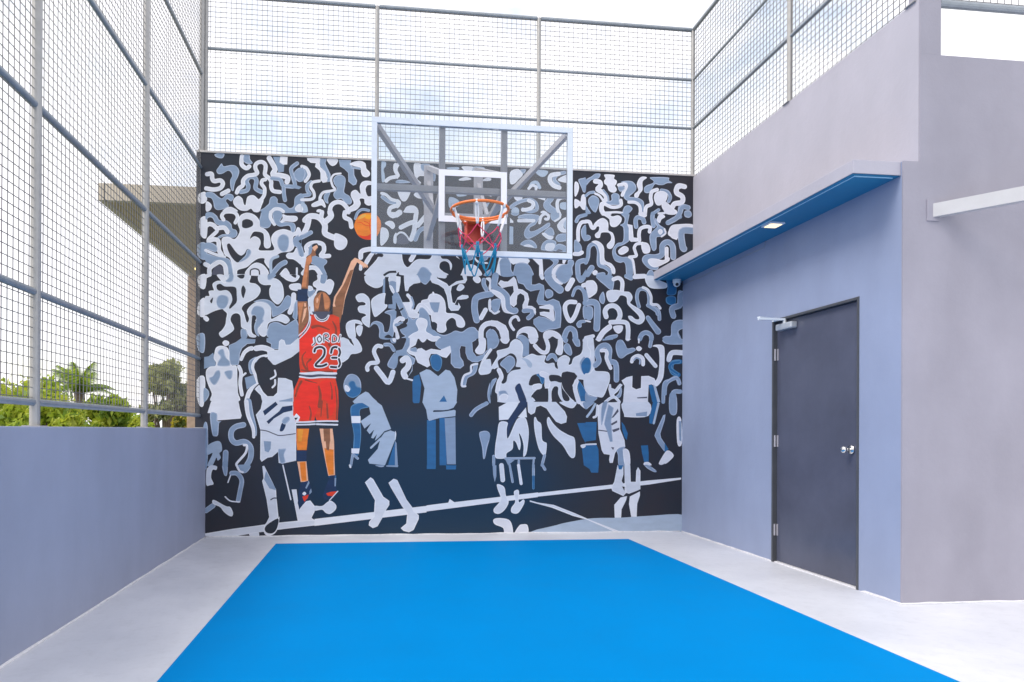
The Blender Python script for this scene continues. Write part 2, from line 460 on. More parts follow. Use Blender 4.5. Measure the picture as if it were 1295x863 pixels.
w p 1130,0 1220,0 1220,150 1180,210 1110,210 1080,160 1130,80
w 40 1294,150 1230,240 1180,330 1150,440
e p 1130,420 1190,310 1260,280 1294,300 1294,460 1180,495 1140,480
m 60 1090,360 1060,460 960,520 930,620
w 28 1110,345 1030,370 1020,460 930,510 900,640 950,650
F painted_player centre standing figure in a pale shirt with blue face, arms and trousers
b p 470,280 500,225 580,220 630,290 620,390 580,445 530,430 490,380
b q 250,520 320,490 350,620 330,863 235,863 230,600
l q 325,470 420,420 470,430 580,515 680,425 740,440 800,530 840,700 830,863 370,863 395,680
b q 595,863 660,775 700,863
F crowd
m p 1294,600 1260,680 1250,780 1270,863 1294,863
T 618 430
m p 0,0 110,0 100,80 60,130 0,130
w p 130,0 250,0 230,60 190,70 150,50
m q 380,0 520,0 520,230 430,250 430,60
w p 525,0 640,0 610,60 550,70 525,40
w 56 750,0 780,100 760,180 700,185 640,140 600,95
w p 920,0 980,0 980,190 930,225 880,180 910,90
m p 980,0 1050,0 1040,50 1000,50
m p 990,110 1030,60 1080,90 1110,190 1080,230 1010,180
m p 1110,0 1200,0 1220,90 1190,108 1150,90
e p 80,170 140,150 240,120 270,50 330,5 400,30 440,110 430,250 480,240 560,205 640,230 750,230 730,310 780,340 860,330 900,400 910,290 960,240 1020,225 1080,270 1060,350 1100,340 1130,260 1230,200 1260,80 1260,0 1400,0 1400,600 1260,560 1180,560 1140,620 1160,700 1230,863 1160,863 1100,720 1050,600 1050,540 980,460 960,560 990,680 1080,800 1140,863 990,863 920,760 920,670 880,650 840,700 830,863 780,863 780,700 730,680 640,690 560,780 580,863 90,863 70,700 90,560 150,560 150,480 110,400 60,410 0,460 0,400 50,310 90,240
k p 100,300 200,240 270,200 330,230 355,300 340,380 400,390 400,415 320,430 270,450 230,500 210,590 150,610 140,480 110,390
m p 125,350 200,260 260,230 320,270 330,350 290,410 230,470 200,420
k p 0,460 60,420 100,480 90,560 80,700 90,863 0,863
m p 0,600 60,540 80,560 20,680 0,780
w 60 110,430 145,520 110,600 90,720
n p 330,670 390,610 430,690 490,863 400,863 360,760
l p 420,270 500,280 560,340 550,395 510,380 470,310
m p 750,280 800,205 870,205 910,270 890,320 840,260 780,300
k p 870,340 900,340 915,410 880,390
k p 520,600 560,510 640,480 700,480 740,540 740,690 780,680 780,863 710,863 700,720 640,690 570,800 560,770 680,660 690,620 540,640
b p 620,490 700,480 740,540 710,620 680,590 660,530
w 80 700,480 770,520 770,640
w 80 600,660 660,650
k p 800,500 920,500 970,540 960,600 880,580 810,580
k q 980,460 1040,445 1140,465 1180,510 1150,570 1110,640 1160,740 1200,863 1150,863 1090,760 1050,600 1040,540
k p 840,863 830,720 880,650 920,760 900,863
k p 960,600 980,680 1070,800 1060,850 1000,840 970,760
b p 1170,600 1200,570 1260,650 1294,720 1294,863 1230,863 1200,740
m p 1210,340 1250,260 1294,250 1294,480 1240,450
b p 1240,330 1294,290 1294,440 1260,430
w 60 1170,580 1150,680 1200,863
m p 110,720 200,710 240,770 200,760 150,760 120,780
w p 120,790 180,750 240,780 200,850 130,863
T 738 430
e p -30,0 30,0 30,100 70,160 60,260 0,260 -40,200
b p 0,260 50,270 75,340 60,440 0,490 -40,460 -60,350
e p -10,480 50,470 105,405 140,440 260,445 320,470 330,560 300,660 240,790 170,795 60,770 0,720 -30,600
m p 0,730 60,775 160,800 100,863 0,863
w p 135,0 220,0 190,30 155,25
m q 230,0 380,0 370,10 230,25
m 75 130,360 180,300 155,190 200,110 280,90 325,150 320,300 410,340 420,560
w 50 215,160 270,160 290,200 285,270 340,400
m p 410,90 440,20 500,15 545,80 570,130 650,120 685,150 640,185 570,215 500,265 450,250 420,180
w p 540,0 620,0 580,15
w 20 727,0 727,50
m 50 900,0 880,100
w p 690,120 730,98 770,130 740,165 700,155
w 50 630,310 650,260 720,230 780,270 785,350
m 22 660,290 690,260 740,280 740,340
e 55 830,220 955,370
w p 915,100 960,78 1050,85 1080,160 1070,460 1040,570 970,650 930,600 985,520 1010,300 990,130
m p 1060,0 1294,0 1294,70 1100,65
m 60 1135,290 1150,220 1200,185 1294,185
b 60 1270,490 1190,460 1170,380 1200,320 1294,310
m 50 1060,863 1075,620 1150,570 1240,530 1280,610
m 60 1180,863 1200,730 1294,720
F painted_player player in a wide pale vest with a square black neck, right part of the mural
k q 640,380 760,380 760,680 640,670
w q 490,570 560,525 640,505 635,660 690,690 755,670 760,510 860,505 940,540 965,600 960,660 900,620 860,630 850,863 510,863 530,640
s q 700,800 840,790 840,810 710,815
b q 860,640 900,620 940,680 980,863 910,863
l q 920,620 960,650 1020,863 980,863
F crowd
e q 320,620 345,620 350,670 400,690 440,640 470,610 505,630 480,660 440,720 390,760 400,800 350,810 330,770 310,690
m p 480,650 495,720 470,800 400,800 450,740
e 40 270,863 340,810 400,800 460,863
T 258 510
m 90-40 600,0 640,180 690,350 700,450
w 60-40 575,0 600,180 670,360 680,480
w q 100,0 470,0 490,100 515,190 500,230 190,255 180,160 55,155
m p 90,165 180,165 190,260 240,270 210,300 200,450 160,470 120,430
m p 0,340 60,335 60,863 0,863
m 75 540,315 440,340 380,400 380,500 440,560 560,545 640,620 640,760 590,863
w 32 550,590 590,600 570,700 460,830 455,863
l p 60,600 180,535 240,560 255,660 220,700 240,760 200,800 180,760 130,863 60,863 130,700 60,720
m 75 305,690 300,863
F painted_player player beside the shooter, white shirt and shorts, black legs, one white boot
e q 790,0 1205,0 1205,60 1250,300 1255,800 1070,840 1020,830 1010,680 930,750 870,760 790,815 770,780 770,390 705,180 770,100
n q 800,130 970,0 1000,40 825,190
n q 850,270 1020,130 1060,70 1200,50 1200,120 1080,150 950,230 880,305
n p 1030,380 1060,290 1110,310 1080,390 1040,405
m p 1055,270 1090,215 1150,205 1165,250 1100,310
s 14 770,385 860,400 960,440 1040,460 1240,435
m q 815,535 915,540 910,640 880,690 830,670
m p 1010,660 1050,640 1120,640 1090,720 1110,820 1040,830
F crowd
T 378 510
F painted_player player beside the shooter in a grey top and shorts with blue arm, bending forward
b p 690,80 760,25 850,15 940,70 870,90 820,110 815,200 835,440 800,720 730,700 735,450 700,250
w q 700,195 825,195 825,290 705,290
w q 705,635 815,635 805,705 705,700
m 35 700,863 720,740 730,720 790,770
l q 720,0 1040,0 1110,50 1240,370 1150,400 1080,480 1020,530 1050,440 1000,500 970,490 1010,380 950,440 910,390 970,290 880,365 825,265 960,170 940,70 850,15 740,25
l 28 970,625 1100,500
l q 1100,490 1150,420 1230,390 1290,410 1294,520 1160,863 950,840 930,790 1060,640
b q 1294,540 1294,863 1200,863 1270,620
F crowd
T 498 510
F painted_player centre standing figure in a pale shirt with blue face, arms and trousers
b q 430,250 550,250 555,863 435,863
b q 600,220 680,220 700,863 605,863
m q 670,225 815,210 825,850 705,850
l q 365,0 840,0 790,80 700,115 520,115 520,140 800,110 820,120 815,195 600,220 460,260 440,230 420,110
k 18 520,130 640,125 780,105
b q 240,0 330,0 320,18 250,20
F crowd
m 55 1240,20 1100,100 1030,180
m p 1140,440 1180,400 1250,400 1290,460 1250,620 1220,760 1195,765 1180,620
e p 0,400 15,440 0,530
m q 0,530 20,560 40,863 0,863
T 618 510
e q 110,70 240,0 390,0 350,80 240,240 115,250
n q 400,0 500,0 490,70 400,150 260,370 235,480 190,350 240,240
e q 480,75 495,210 370,210
e p 120,280 230,280 220,370 235,500 330,290 380,220 470,215 510,330 520,450 500,640 480,720 445,740 450,600 420,480 385,430 410,560 400,650 380,640 350,560 310,530 300,640 220,700 210,760 130,775 65,750 65,600 90,440
e q 500,0 890,0 1010,130 1040,200 1030,280 960,300 890,270 820,180 760,90 680,50 620,70 600,150 550,175 510,140
e p 590,240 610,205 640,260 690,310 700,500 730,545 765,570 750,715 710,720 650,620 600,400
e p 765,260 790,205 850,290 940,380 1060,450 1140,490 1155,620 1150,740 1110,765 1060,720 980,590 860,470 790,360
m 40 735,730 700,863
e p 940,0 1160,0 1140,70 1090,85 1000,50
b q 1180,290 1294,285 1294,560 1250,480
w p 1200,0 1294,0 1294,90 1230,50
b q 1240,590 1294,580 1294,863 1270,863
w p 1225,590 1294,575 1294,610 1250,630
m 40 45,740 45,863
m 30 200,770 600,765
m 26 590,770 580,863
m q 200,780 330,790 240,863
m 30 385,800 385,863
T 738 510
b q 0,275 150,275 140,520 0,540
b q 0,585 150,585 175,650 180,863 0,863
w 22 0,580 140,575
m p -40,20 0,0 120,0 60,60 0,100
l 32 20,200 80,120 130,30
w 32 110,210 150,180 160,50
F painted_player slim player with striped white shirt and shorts near the right end of the mural
w q 230,10 470,0 470,370 530,520 540,610 440,640 400,700 370,830 330,830 320,790 330,720 250,710 220,660 175,430 165,200 170,50
m p 230,20 300,0 260,160 220,320 205,200
m q 310,30 385,80 350,250 370,540 330,545 290,400 250,300 280,150
s q 350,220 440,90 450,130 380,210
s q 340,300 430,250 430,280 360,320
s 14 180,385 290,400
s q 360,380 460,350 460,380 380,415
s q 345,615 390,620 375,655
m p 420,660 470,620 540,610 510,660 540,760 530,863 450,863 440,720
w p 510,660 560,640 600,700 605,863 535,863
F crowd
e p 510,0 860,0 855,190 560,205 525,170
m q 685,155 840,130 835,195 690,190
b q 920,0 1000,0 930,200 910,300 870,290 870,200
l 30 995,20 930,290
m p 1150,0 1240,0 1240,160 1160,155
m q 1060,180 1090,170 1080,250 1020,430 1030,490 1130,640 1070,670 990,560 940,460 960,400
w p 1090,680 1140,665 1195,710 1180,760 1060,850 1005,850 1010,810
b q 755,595 850,590 860,700 860,820 800,820 770,700
w p 800,825 860,820 900,863 800,863
b q 490,270 530,320 575,430 560,520 530,480 500,380
w p 1250,240 1294,235 1294,580 1250,550
T 378 430
F painted_player player beside the shooter in a grey top and shorts with blue arm, bending forward
m p 595,600 640,510 700,485 770,510 820,580 830,680 800,760 700,800 630,750 595,680
b p 655,620 690,580 740,590 770,650 830,680 810,760 730,810 660,790 620,730 660,700 690,690
w p 610,640 650,650 680,700 650,730 610,700
l q 715,863 800,780 890,725 930,740 990,810 1050,863
F crowd
T 258 590 8.63
F painted_court_line
e q 35,735 330,685 600,650 760,625 1020,600 1208,590 1208,650 900,685 700,712 600,725 350,765 35,790
F crowd
e p 510,735 600,715 610,775 560,800 520,770
m p 210,0 265,0 262,100 245,115 225,90
m p 360,0 510,0 480,70 430,85 390,60
w 22 362,0 395,60 430,75
e p 40,60 60,20 90,0 150,10 145,50 105,50 90,130 118,200 80,215 40,210
w 14 272,185 310,75
m 50 310,85 370,90 420,160 405,270 385,380
w 14 245,340 300,385 400,395
m 55 40,490 115,435
e p 105,390 130,375 250,440 300,450 330,510 320,550 280,540 230,500 190,450 120,420
w 14 862,0 950,370
w q 958,262 1010,260 1040,480 1110,390 1160,380 1208,440 1208,500 1175,570 1208,590 1208,620 1030,615
F painted_player player beside the shooter, white shirt and shorts, black legs, one white boot
e q 640,10 660,5 790,260 795,340 820,560 800,580 715,640 690,620 720,560 690,370 660,250 640,170 655,140
m q 660,150 680,60 780,240 790,270 720,250
k 12 735,372 765,355 800,355
w p 690,620 800,580 830,560 810,690 760,750 690,755 660,700
k p 700,640 815,575 808,670 765,730 700,730 672,690
F crowd
T 398 590 8.63
F painted_court_line
e q 0,580 1208,440 1208,510 0,655
F crowd
e p 0,440 80,440 140,395 180,385 230,430 225,480 170,525 120,515 80,480 0,490
F painted_player player beside the shooter in a grey top and shorts with blue arm, bending forward
m p 650,0 740,0 740,15 700,18
m q 770,0 900,0 895,20 770,15
e q 540,185 600,130 630,150 740,340 805,385 805,430 760,500 725,580 680,660 630,680 585,650 590,610 640,550 645,430 650,380
e q 795,190 850,145 890,160 990,370 1050,450 1070,500 1125,540 1125,580 1070,700 1020,725 960,710 930,680 990,630 1000,520 940,440 820,240
e 20 375,0 382,20
F crowd
T 538 590 8.63
F painted_court_line
e q 0,435 235,405 250,365 300,400 1208,295 1208,345 0,500
F crowd
b q 0,0 100,0 95,40 0,40
b q 210,0 320,0 315,45 210,45
m q 715,0 755,0 755,120 738,185 720,100
e 50 810,0 825,160
m 26 900,0 932,180
e 32 995,0 1025,200
m 30 1158,0 1158,110
b 26 1158,120 1158,250
F painted_player pair of thin pale standing figures near the middle of the mural
e p 765,205 840,235 860,330 890,400 850,480 790,525 735,515 730,470 790,400 800,340 770,260
e p 950,280 1000,275 1000,400 1050,370 1060,410 1010,500 970,525 920,510 920,460 960,400 950,330
w p 725,590 780,572 890,590 930,660 930,750 850,750 830,680 740,640
w p 960,745 1000,660 1040,640 1095,650 1095,745
F crowd
T 678 590 8.63
l p 0,740 200,650 400,605 600,575 900,570 1208,550 1600,545 1600,745
F painted_court_line
e q -90,380 0,405 170,430 400,520 560,590 920,730 860,735 530,590 380,550 150,460 0,420 -90,395
e q 0,300 1208,165 1560,135 1560,155 1208,210 0,340
F crowd
m 30 50,0 75,45
b q 500,0 660,0 655,80 580,80 560,40
F painted_player slim player with striped white shirt and shorts near the right end of the mural
e q 865,0 930,0 930,100 910,170 950,240 960,300 930,335 810,280 795,240 830,180
b q 870,0 930,0 910,45 880,45
e q 940,0 1005,0 1010,180 1065,180 1070,60 1090,20 1115,60 1115,210 1115,260 1070,280 990,310 960,300 945,200
k q 915,230 945,235 940,280
e q 830,430 900,350 970,335 960,380 910,480 905,570 835,570
e q 1000,340 1110,285 1110,330 1080,420 1075,560 1015,560 990,420
F crowd
m p 1160,0 1208,0 1290,60 1270,75 1200,40
T 838 200 5.4
w 34 140,190 95,185 85,230 125,260 120,300 70,310 50,345
w p 0,290 60,340 85,370 60,385 0,370
m 34 165,335 125,330 105,375 80,410 25,440
m p 140,360 175,355 190,385 170,405 140,395
w p 30,500 50,460 100,450 192,450 195,485 120,495 90,550 50,545
m 46 195,495 120,500 125,600 135,620
T 838 360 6.17
m 45 160,70 125,90 125,160 60,190 70,250
m p 20,470 0,440 20,410 50,400 55,320 90,285 155,285 155,340 110,370 120,420 155,440 155,470 90,475
e 40 145,540 60,540 35,590
b 28 115,610 60,620 45,660 100,705
m 24 120,780 100,740 40,760 10,800 5,863
T 838 500 6.17
m p 40,0 90,0 95,150 40,145
w p 95,200 130,195 135,385 100,385
m q 110,210 132,210 132,370 115,360
w p 0,470 30,440 68,470 60,500 0,545
b q 0,380 30,430 0,455
T 435 260 17.27
F painted_ball
m 60 190,310 240,180 340,110 480,130
o p 170,500 180,400 230,290 330,210 450,185 590,200 680,260 740,360 750,480 720,600 660,700 590,760 450,775 330,740 230,650
a p 380,240 460,220 560,240 590,300 480,320 400,290
r p 240,650 330,690 450,690 560,640 590,740 450,772 330,738
y p 250,300 330,230 420,215 380,280 260,330
r 14 240,390 320,400 400,450 500,470 620,440
r 14 380,370 460,400 500,440
r 12 590,210 520,330 500,470 540,620 590,750
T 360 300 8.63
F painted_arms
k p 275,100 330,85 345,140 330,200 290,160
d q 205,300 225,230 265,195 285,120 320,100 340,130 310,180 320,215 275,230 270,290 245,330 235,580 160,578 180,440
t q 200,330 215,240 265,210 275,280 235,330 215,560 165,560 185,430
h q 275,130 325,100 340,125 300,170
d q 120,720 225,720 250,863 125,863
t q 130,740 190,730 170,863 128,863
h q 195,735 215,740 215,863 195,863
n q 122,590 230,588 232,718 120,722
h q 520,670 600,540 700,280 740,240 790,260 880,320 885,350 860,335 870,355 845,340 840,360 820,325 765,290 730,360 690,520 635,700 610,863 520,863 505,760
d q 540,670 620,540 690,380 725,370 690,500 640,640 605,863 560,863 525,740
s q 515,800 545,780 580,863 505,863
F painted_head
d p 385,612 440,640 480,710 470,800 450,863 320,863 300,780 298,700 330,640
t p 380,625 350,660 310,700 310,770 340,800 365,760 370,680
t p 400,625 450,660 472,720 460,790 420,800 410,720
D p 375,640 395,640 405,720 415,863 345,863 365,720
D q 320,820 450,820 450,863 320,863
h p 335,680 350,700 335,740 325,720
T 360 390 9.59
F painted_jersey
d q 140,0 290,0 280,160 150,350 150,150
t q 150,0 200,0 170,160 155,260
h q 215,30 250,10 230,120 190,200
d q 560,0 690,0 650,200 560,120
s q 310,60 540,60 560,0 520,100 480,150 400,150 330,100
r q 290,100 340,95 380,165 440,190 500,165 520,100 560,95 640,130 650,300 660,480 640,700 610,810 180,810 165,700 160,370 220,330 280,220
R p 170,400 290,250 380,300 330,420 300,500 320,600 250,620 180,560
R p 250,660 330,640 350,760 480,780 260,790
r q 160,340 265,190 275,200 170,375
x 10-30 240,550 200,610 215,700 260,770
x 26-8 300,640 255,690 270,760
x 40-14 320,250 400,235 520,280
x 20-30 190,770 330,790 560,790
x 14-34 560,180 600,260 600,340
x 30-10 520,460 560,540 520,640
w 12 155,350 230,280 275,180 280,90 270,0
w 12 165,385 245,300 285,220 295,120
w 12 340,100 370,155 430,180 490,160 518,105
w 10 350,95 385,140 430,160 480,140 508,100
W 34 340,385 345,440 325,465
W 34 385,370 405,430
W 48 400,360 375,390 400,435 435,400 405,355
W 30 455,430 455,340 500,330 510,370 470,385 520,420
W 30 560,430 565,345 610,370 605,420 560,430
W 30 635,425 655,345
k 12 345,375 352,440 320,470
k 12 400,360 378,390 400,432 432,400 405,355
k 12 458,428 458,342 502,335 508,368 470,382 520,420
k 12 562,428 568,350 608,372 602,415 562,428
k 12 635,425 652,350
W 52 345,545 360,505 420,490 465,520 455,600 370,700 370,720 440,720 490,700
k 26 345,545 360,505 420,490 465,520 455,600 370,690 370,720 440,720 490,700
W 50 545,560 560,505 600,490 640,510
W 50 560,620 630,620
W 50 545,730 610,735 640,725
k 26 545,560 560,505 600,490 645,510
k 26 560,620 645,620
k 26 545,730 610,735 645,725
W 46 640,508 655,555 640,600
W 46 640,635 655,690 640,728
k 24 640,508 655,555 640,600
k 24 640,635 655,690 640,728
w 18 180,810 280,805 400,795 500,805 610,805
n q 170,825 610,820 600,850 180,850
T 360 470 9.59
F painted_shorts
r q 165,95 600,100 635,250 640,400 630,615 380,610 360,560 350,620 130,640 95,540 100,250
R p 180,160 300,110 400,180 400,400 350,560 200,600 120,520 110,400 150,300
R p 420,150 540,130 600,250 600,450 540,560 520,400 430,330
x 16-30 120,320 150,220 190,140
x 20-44 400,200 420,300 410,440
x 24-10 440,380 430,560
x 14-24 500,410 512,580
x 12-26 290,440 310,520 300,600
x 10-20 540,150 560,250 560,350
x 20-8 240,120 300,140 380,160
x 14-20 600,200 622,400 618,590
w 20 175,42 280,52 400,42 500,48 612,45
s q 170,60 610,60 600,80 170,75
w 18 170,82 300,98 400,90 500,88 600,92
w 18 130,632 250,630 362,622
w 18 140,662 250,660 360,655
w 18 380,622 500,618 632,620
w 20 380,655 500,660 628,662
w q 100,570 135,525 180,570 160,620 130,625
k q 110,580 155,575 128,612
k q 110,575 122,585 118,600
F painted_legs
o q 140,710 290,710 270,863 135,863
O q 160,715 220,715 200,863 160,863
h q 415,710 570,710 590,863 440,863
d q 460,710 540,710 545,863 470,863
T 360 560 9.59
o q 138,0 272,0 262,105 150,105
n q 135,115 262,110 262,235 145,235
h q 150,245 260,240 285,480 195,490
o q 180,250 250,245 265,470 205,480
h q 440,0 590,0 595,200 605,405 525,415 480,200
o q 475,80 585,100 590,400 530,405 490,210
d q 490,0 540,0 530,110 500,100
b q 200,500 290,480 280,560 240,580
n q 190,500 290,470 330,600 280,700 180,810 160,740
m q 290,470 300,500 265,570 250,560
m q 300,600 320,565 328,610 300,640
w p 215,630 240,605 262,628 240,650
r q 215,665 290,640 280,680 240,725
b q 530,420 620,410 610,580 550,600
n q 540,420 600,410 620,570 640,600 540,700 480,700 460,650
m q 600,440 620,440 615,540 600,540
r q 500,625 560,605 640,600 590,660 520,655
w 12 640,600 540,710
F crowd
"""
import bpy, bmesh, math, random
import numpy as np
from mathutils import Vector, Matrix
from mathutils.geometry import delaunay_2d_cdt

random.seed(7)
scene = bpy.context.scene
COL = scene.collection
R = math.radians

# ---------------------------------------------------------------- dimensions (metres), measured from the photograph
W = 5.197        # court width, inner face of the parapet (X=0) to the lower right wall
W2 = 5.315       # plane of the upper right wall
H = 4.013        # top of the mural wall
YB = -3.224      # corner of the stair building
PAR = 1.14       # parapet height
CANZ = 2.83

# ---------------------------------------------------------------- materials
def nodes_of(name):
    m = bpy.data.materials.new(name); m.use_nodes = True
    nt = m.node_tree; b = nt.nodes['Principled BSDF']
    return m, nt, b

def mat(name, col, rough=.5, metal=0., var=.0, vscale=3., bump=0., bscale=60., spec=.5, aniso=(1, 1, 1), col2=None):
    m, nt, b = nodes_of(name)
    b.inputs['Roughness'].default_value = rough
    b.inputs['Metallic'].default_value = metal
    b.inputs['Specular IOR Level'].default_value = spec
    b.inputs['Base Color'].default_value = (*col, 1)
    if var or bump:
        geo = nt.nodes.new('ShaderNodeNewGeometry')
        mp = nt.nodes.new('ShaderNodeMapping'); mp.inputs['Scale'].default_value = aniso
        nt.links.new(geo.outputs['Position'], mp.inputs['Vector'])
    if var:
        n = nt.nodes.new('ShaderNodeTexNoise'); n.inputs['Scale'].default_value = vscale
        n.inputs['Detail'].default_value = 6; n.inputs['Roughness'].default_value = .62
        nt.links.new(mp.outputs[0], n.inputs['Vector'])
        r = nt.nodes.new('ShaderNodeValToRGB')
        c2 = col2 or tuple(min(1, c * (1 + var)) for c in col)
        c1 = tuple(c * (1 - var) for c in col) if col2 is None else col
        r.color_ramp.elements[0].position = .3; r.color_ramp.elements[0].color = (*c1, 1)
        r.color_ramp.elements[1].position = .7; r.color_ramp.elements[1].color = (*c2, 1)
        nt.links.new(n.outputs['Fac'], r.inputs['Fac'])
        nt.links.new(r.outputs['Color'], b.inputs['Base Color'])
        mr = nt.nodes.new('ShaderNodeMapRange')
        mr.inputs['To Min'].default_value = max(0, rough - .08); mr.inputs['To Max'].default_value = min(1, rough + .08)
        nt.links.new(n.outputs['Fac'], mr.inputs['Value']); nt.links.new(mr.outputs[0], b.inputs['Roughness'])
    if bump:
        n2 = nt.nodes.new('ShaderNodeTexNoise'); n2.inputs['Scale'].default_value = bscale
        n2.inputs['Detail'].default_value = 5
        nt.links.new(mp.outputs[0], n2.inputs['Vector'])
        bp = nt.nodes.new('ShaderNodeBump'); bp.inputs['Strength'].default_value = bump
        bp.inputs['Distance'].default_value = .004
        nt.links.new(n2.outputs['Fac'], bp.inputs['Height']); nt.links.new(bp.outputs[0], b.inputs['Normal'])
    return m

def stucco(name, col, streak=.055):
    """Painted render: broad blotches, faint vertical weather streaks, trowel relief."""
    m, nt, b = nodes_of(name)
    N = nt.nodes.new; L = nt.links.new
    geo = N('ShaderNodeNewGeometry')
    n1 = N('ShaderNodeTexNoise'); n1.inputs['Scale'].default_value = 1.1; n1.inputs['Detail'].default_value = 7
    n1.inputs['Roughness'].default_value = .65
    L(geo.outputs['Position'], n1.inputs['Vector'])
    mp = N('ShaderNodeMapping'); mp.inputs['Scale'].default_value = (2.0, 2.0, .8)
    L(geo.outputs['Position'], mp.inputs['Vector'])
    n2 = N('ShaderNodeTexNoise'); n2.inputs['Scale'].default_value = 1.6; n2.inputs['Detail'].default_value = 5
    L(mp.outputs[0], n2.inputs['Vector'])
    a = N('ShaderNodeMath'); a.operation = 'MULTIPLY_ADD'; a.inputs[1].default_value = .5
    L(n2.outputs['Fac'], a.inputs[0])
    h = N('ShaderNodeMath'); h.operation = 'MULTIPLY'; h.inputs[1].default_value = .5
    L(n1.outputs['Fac'], h.inputs[0]); L(h.outputs[0], a.inputs[2])
    r = N('ShaderNodeValToRGB')
    r.color_ramp.elements[0].position = .33; r.color_ramp.elements[1].position = .67
    r.color_ramp.elements[0].color = (*[c * (1 - streak) for c in col], 1)
    r.color_ramp.elements[1].color = (*[min(1, c * (1 + streak)) for c in col], 1)
    L(a.outputs[0], r.inputs['Fac']); L(r.outputs['Color'], b.inputs['Base Color'])
    b.inputs['Roughness'].default_value = .62; b.inputs['Specular IOR Level'].default_value = .35
    n3 = N('ShaderNodeTexNoise'); n3.inputs['Scale'].default_value = 22; n3.inputs['Detail'].default_value = 8
    n3.inputs['Roughness'].default_value = .7
    L(geo.outputs['Position'], n3.inputs['Vector'])
    n4 = N('ShaderNodeTexNoise'); n4.inputs['Scale'].default_value = 3.; n4.inputs['Detail'].default_value = 3
    L(geo.outputs['Position'], n4.inputs['Vector'])
    ad = N('ShaderNodeMath'); ad.operation = 'MULTIPLY_ADD'; ad.inputs[1].default_value = 2.2
    L(n4.outputs['Fac'], ad.inputs[0]); L(n3.outputs['Fac'], ad.inputs[2])
    bp = N('ShaderNodeBump'); bp.inputs['Strength'].default_value = .35; bp.inputs['Distance'].default_value = .006
    L(ad.outputs[0], bp.inputs['Height']); L(bp.outputs[0], b.inputs['Normal'])
    return m

M = {}
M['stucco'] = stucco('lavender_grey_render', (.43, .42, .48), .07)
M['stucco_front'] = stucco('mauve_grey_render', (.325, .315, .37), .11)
M['stucco_low'] = stucco('blue_bounce_render', (.285, .335, .475), .08)  # render of the lower side wall, blue bounce from the court mixed into its colour
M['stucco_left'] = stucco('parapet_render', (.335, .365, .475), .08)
M['soffit'] = mat('soffit_bounce_tint', (.008, .20, .38), .5, var=.06, vscale=3, bump=.1, bscale=30)  # canopy underside, blue light thrown up by the court painted into the base colour
M['bead'] = mat('sealant_bead', (.72, .72, .75), .5, var=.12, vscale=30)
M['concrete'] = mat('back_of_wall', (.33, .33, .35), .8, var=.1, bump=.2)
M['steel_pale'] = mat('galvanised_post', (.38, .375, .365), .42, .35, var=.10, vscale=14)
M['steel_rail'] = mat('galvanised_rail', (.31, .345, .38), .40, .35, var=.12, vscale=14)
M['wire'] = mat('mesh_wire', (.20, .195, .20), .5, .3)
M['door'] = mat('door_paint', (.080, .088, .13), .24, 0, var=.16, vscale=2.2, bump=.05, bscale=30)
M['door_frame'] = mat('door_frame_paint', (.07, .075, .085), .42, 0, var=.1, vscale=9)
M['chrome'] = mat('satin_metal', (.75, .74, .72), .22, 1.)
M['closer'] = mat('silver_paint', (.62, .66, .70), .3, .5)
M['frame_white'] = mat('board_frame_paint', (.68, .745, .83), .35, .0, var=.04, vscale=12)
M['line_white'] = mat('target_line_paint', (.82, .84, .90), .45)
M['brace'] = mat('brace_paint', (.42, .41, .45), .45, .2, var=.1, vscale=9)
M['rim'] = mat('rim_paint', (.86, .20, .04), .38)
M['plate'] = mat('plate_paint', (.72, .10, .06), .45)
M['dark'] = mat('black_rubber', (.02, .02, .02), .6)
M['net_white'] = mat('net_white', (.82, .82, .84), .8)
M['net_red'] = mat('net_red', (.72, .05, .14), .8)
M['net_blue'] = mat('net_blue', (.005, .22, .40), .8)
M['beam'] = mat('white_beam_paint', (.50, .50, .51), .4, var=.05, vscale=8)
M['tan'] = mat('tan_paint', (.58, .51, .41), .6, var=.08, vscale=4)
M['tan2'] = mat('coping_paint', (.50, .47, .45), .6, var=.15, vscale=9)
M['brown'] = mat('brown_soffit', (.48, .38, .25), .6, var=.25, vscale=5, aniso=(12, .6, 1))
M['brick'] = mat('brown_column', (.44, .32, .24), .7, var=.15, vscale=12)
M['trunk'] = mat('bark', (.16, .12, .09), .85, var=.25, vscale=8, bump=.4, bscale=20)
M['ground'] = mat('far_ground', (.09, .12, .05), .9, var=.4, vscale=.2)
M['podium'] = mat('podium_wall', (.40, .40, .42), .7, var=.08)
M['cable'] = mat('cable_grey', (.30, .34, .42), .5)
M['cam_white'] = mat('camera_housing', (.70, .76, .82), .35)

def leafmat(name, col):
    m, nt, b = nodes_of(name)
    b.inputs['Base Color'].default_value = (*col, 1)
    b.inputs['Roughness'].default_value = .5
    b.inputs['Specular IOR Level'].default_value = .3
    tr = nt.nodes.new('ShaderNodeBsdfTranslucent'); tr.inputs['Color'].default_value = (col[0] * 1.3, col[1] * 1.25, col[2], 1)
    mx = nt.nodes.new('ShaderNodeMixShader'); mx.inputs[0].default_value = .4
    out = nt.nodes['Material Output']
    nt.links.new(b.outputs[0], mx.inputs[1]); nt.links.new(tr.outputs[0], mx.inputs[2]); nt.links.new(mx.outputs[0], out.inputs[0])
    return m
LEAF = [leafmat('leaf_light', (.40, .46, .06)), leafmat('leaf_mid', (.32, .42, .05)), leafmat('leaf_dark', (.15, .24, .035))]
LEAFG = [leafmat('leaf_grey_light', (.42, .44, .20)), leafmat('leaf_grey', (.27, .30, .13)), leafmat('leaf_grey_dark', (.13, .17, .07))]
LEAFY = [leafmat('leaf_gold', (.42, .36, .04)), leafmat('leaf_gold_mid', (.24, .25, .04)), leafmat('leaf_gold_dark', (.10, .14, .03))]

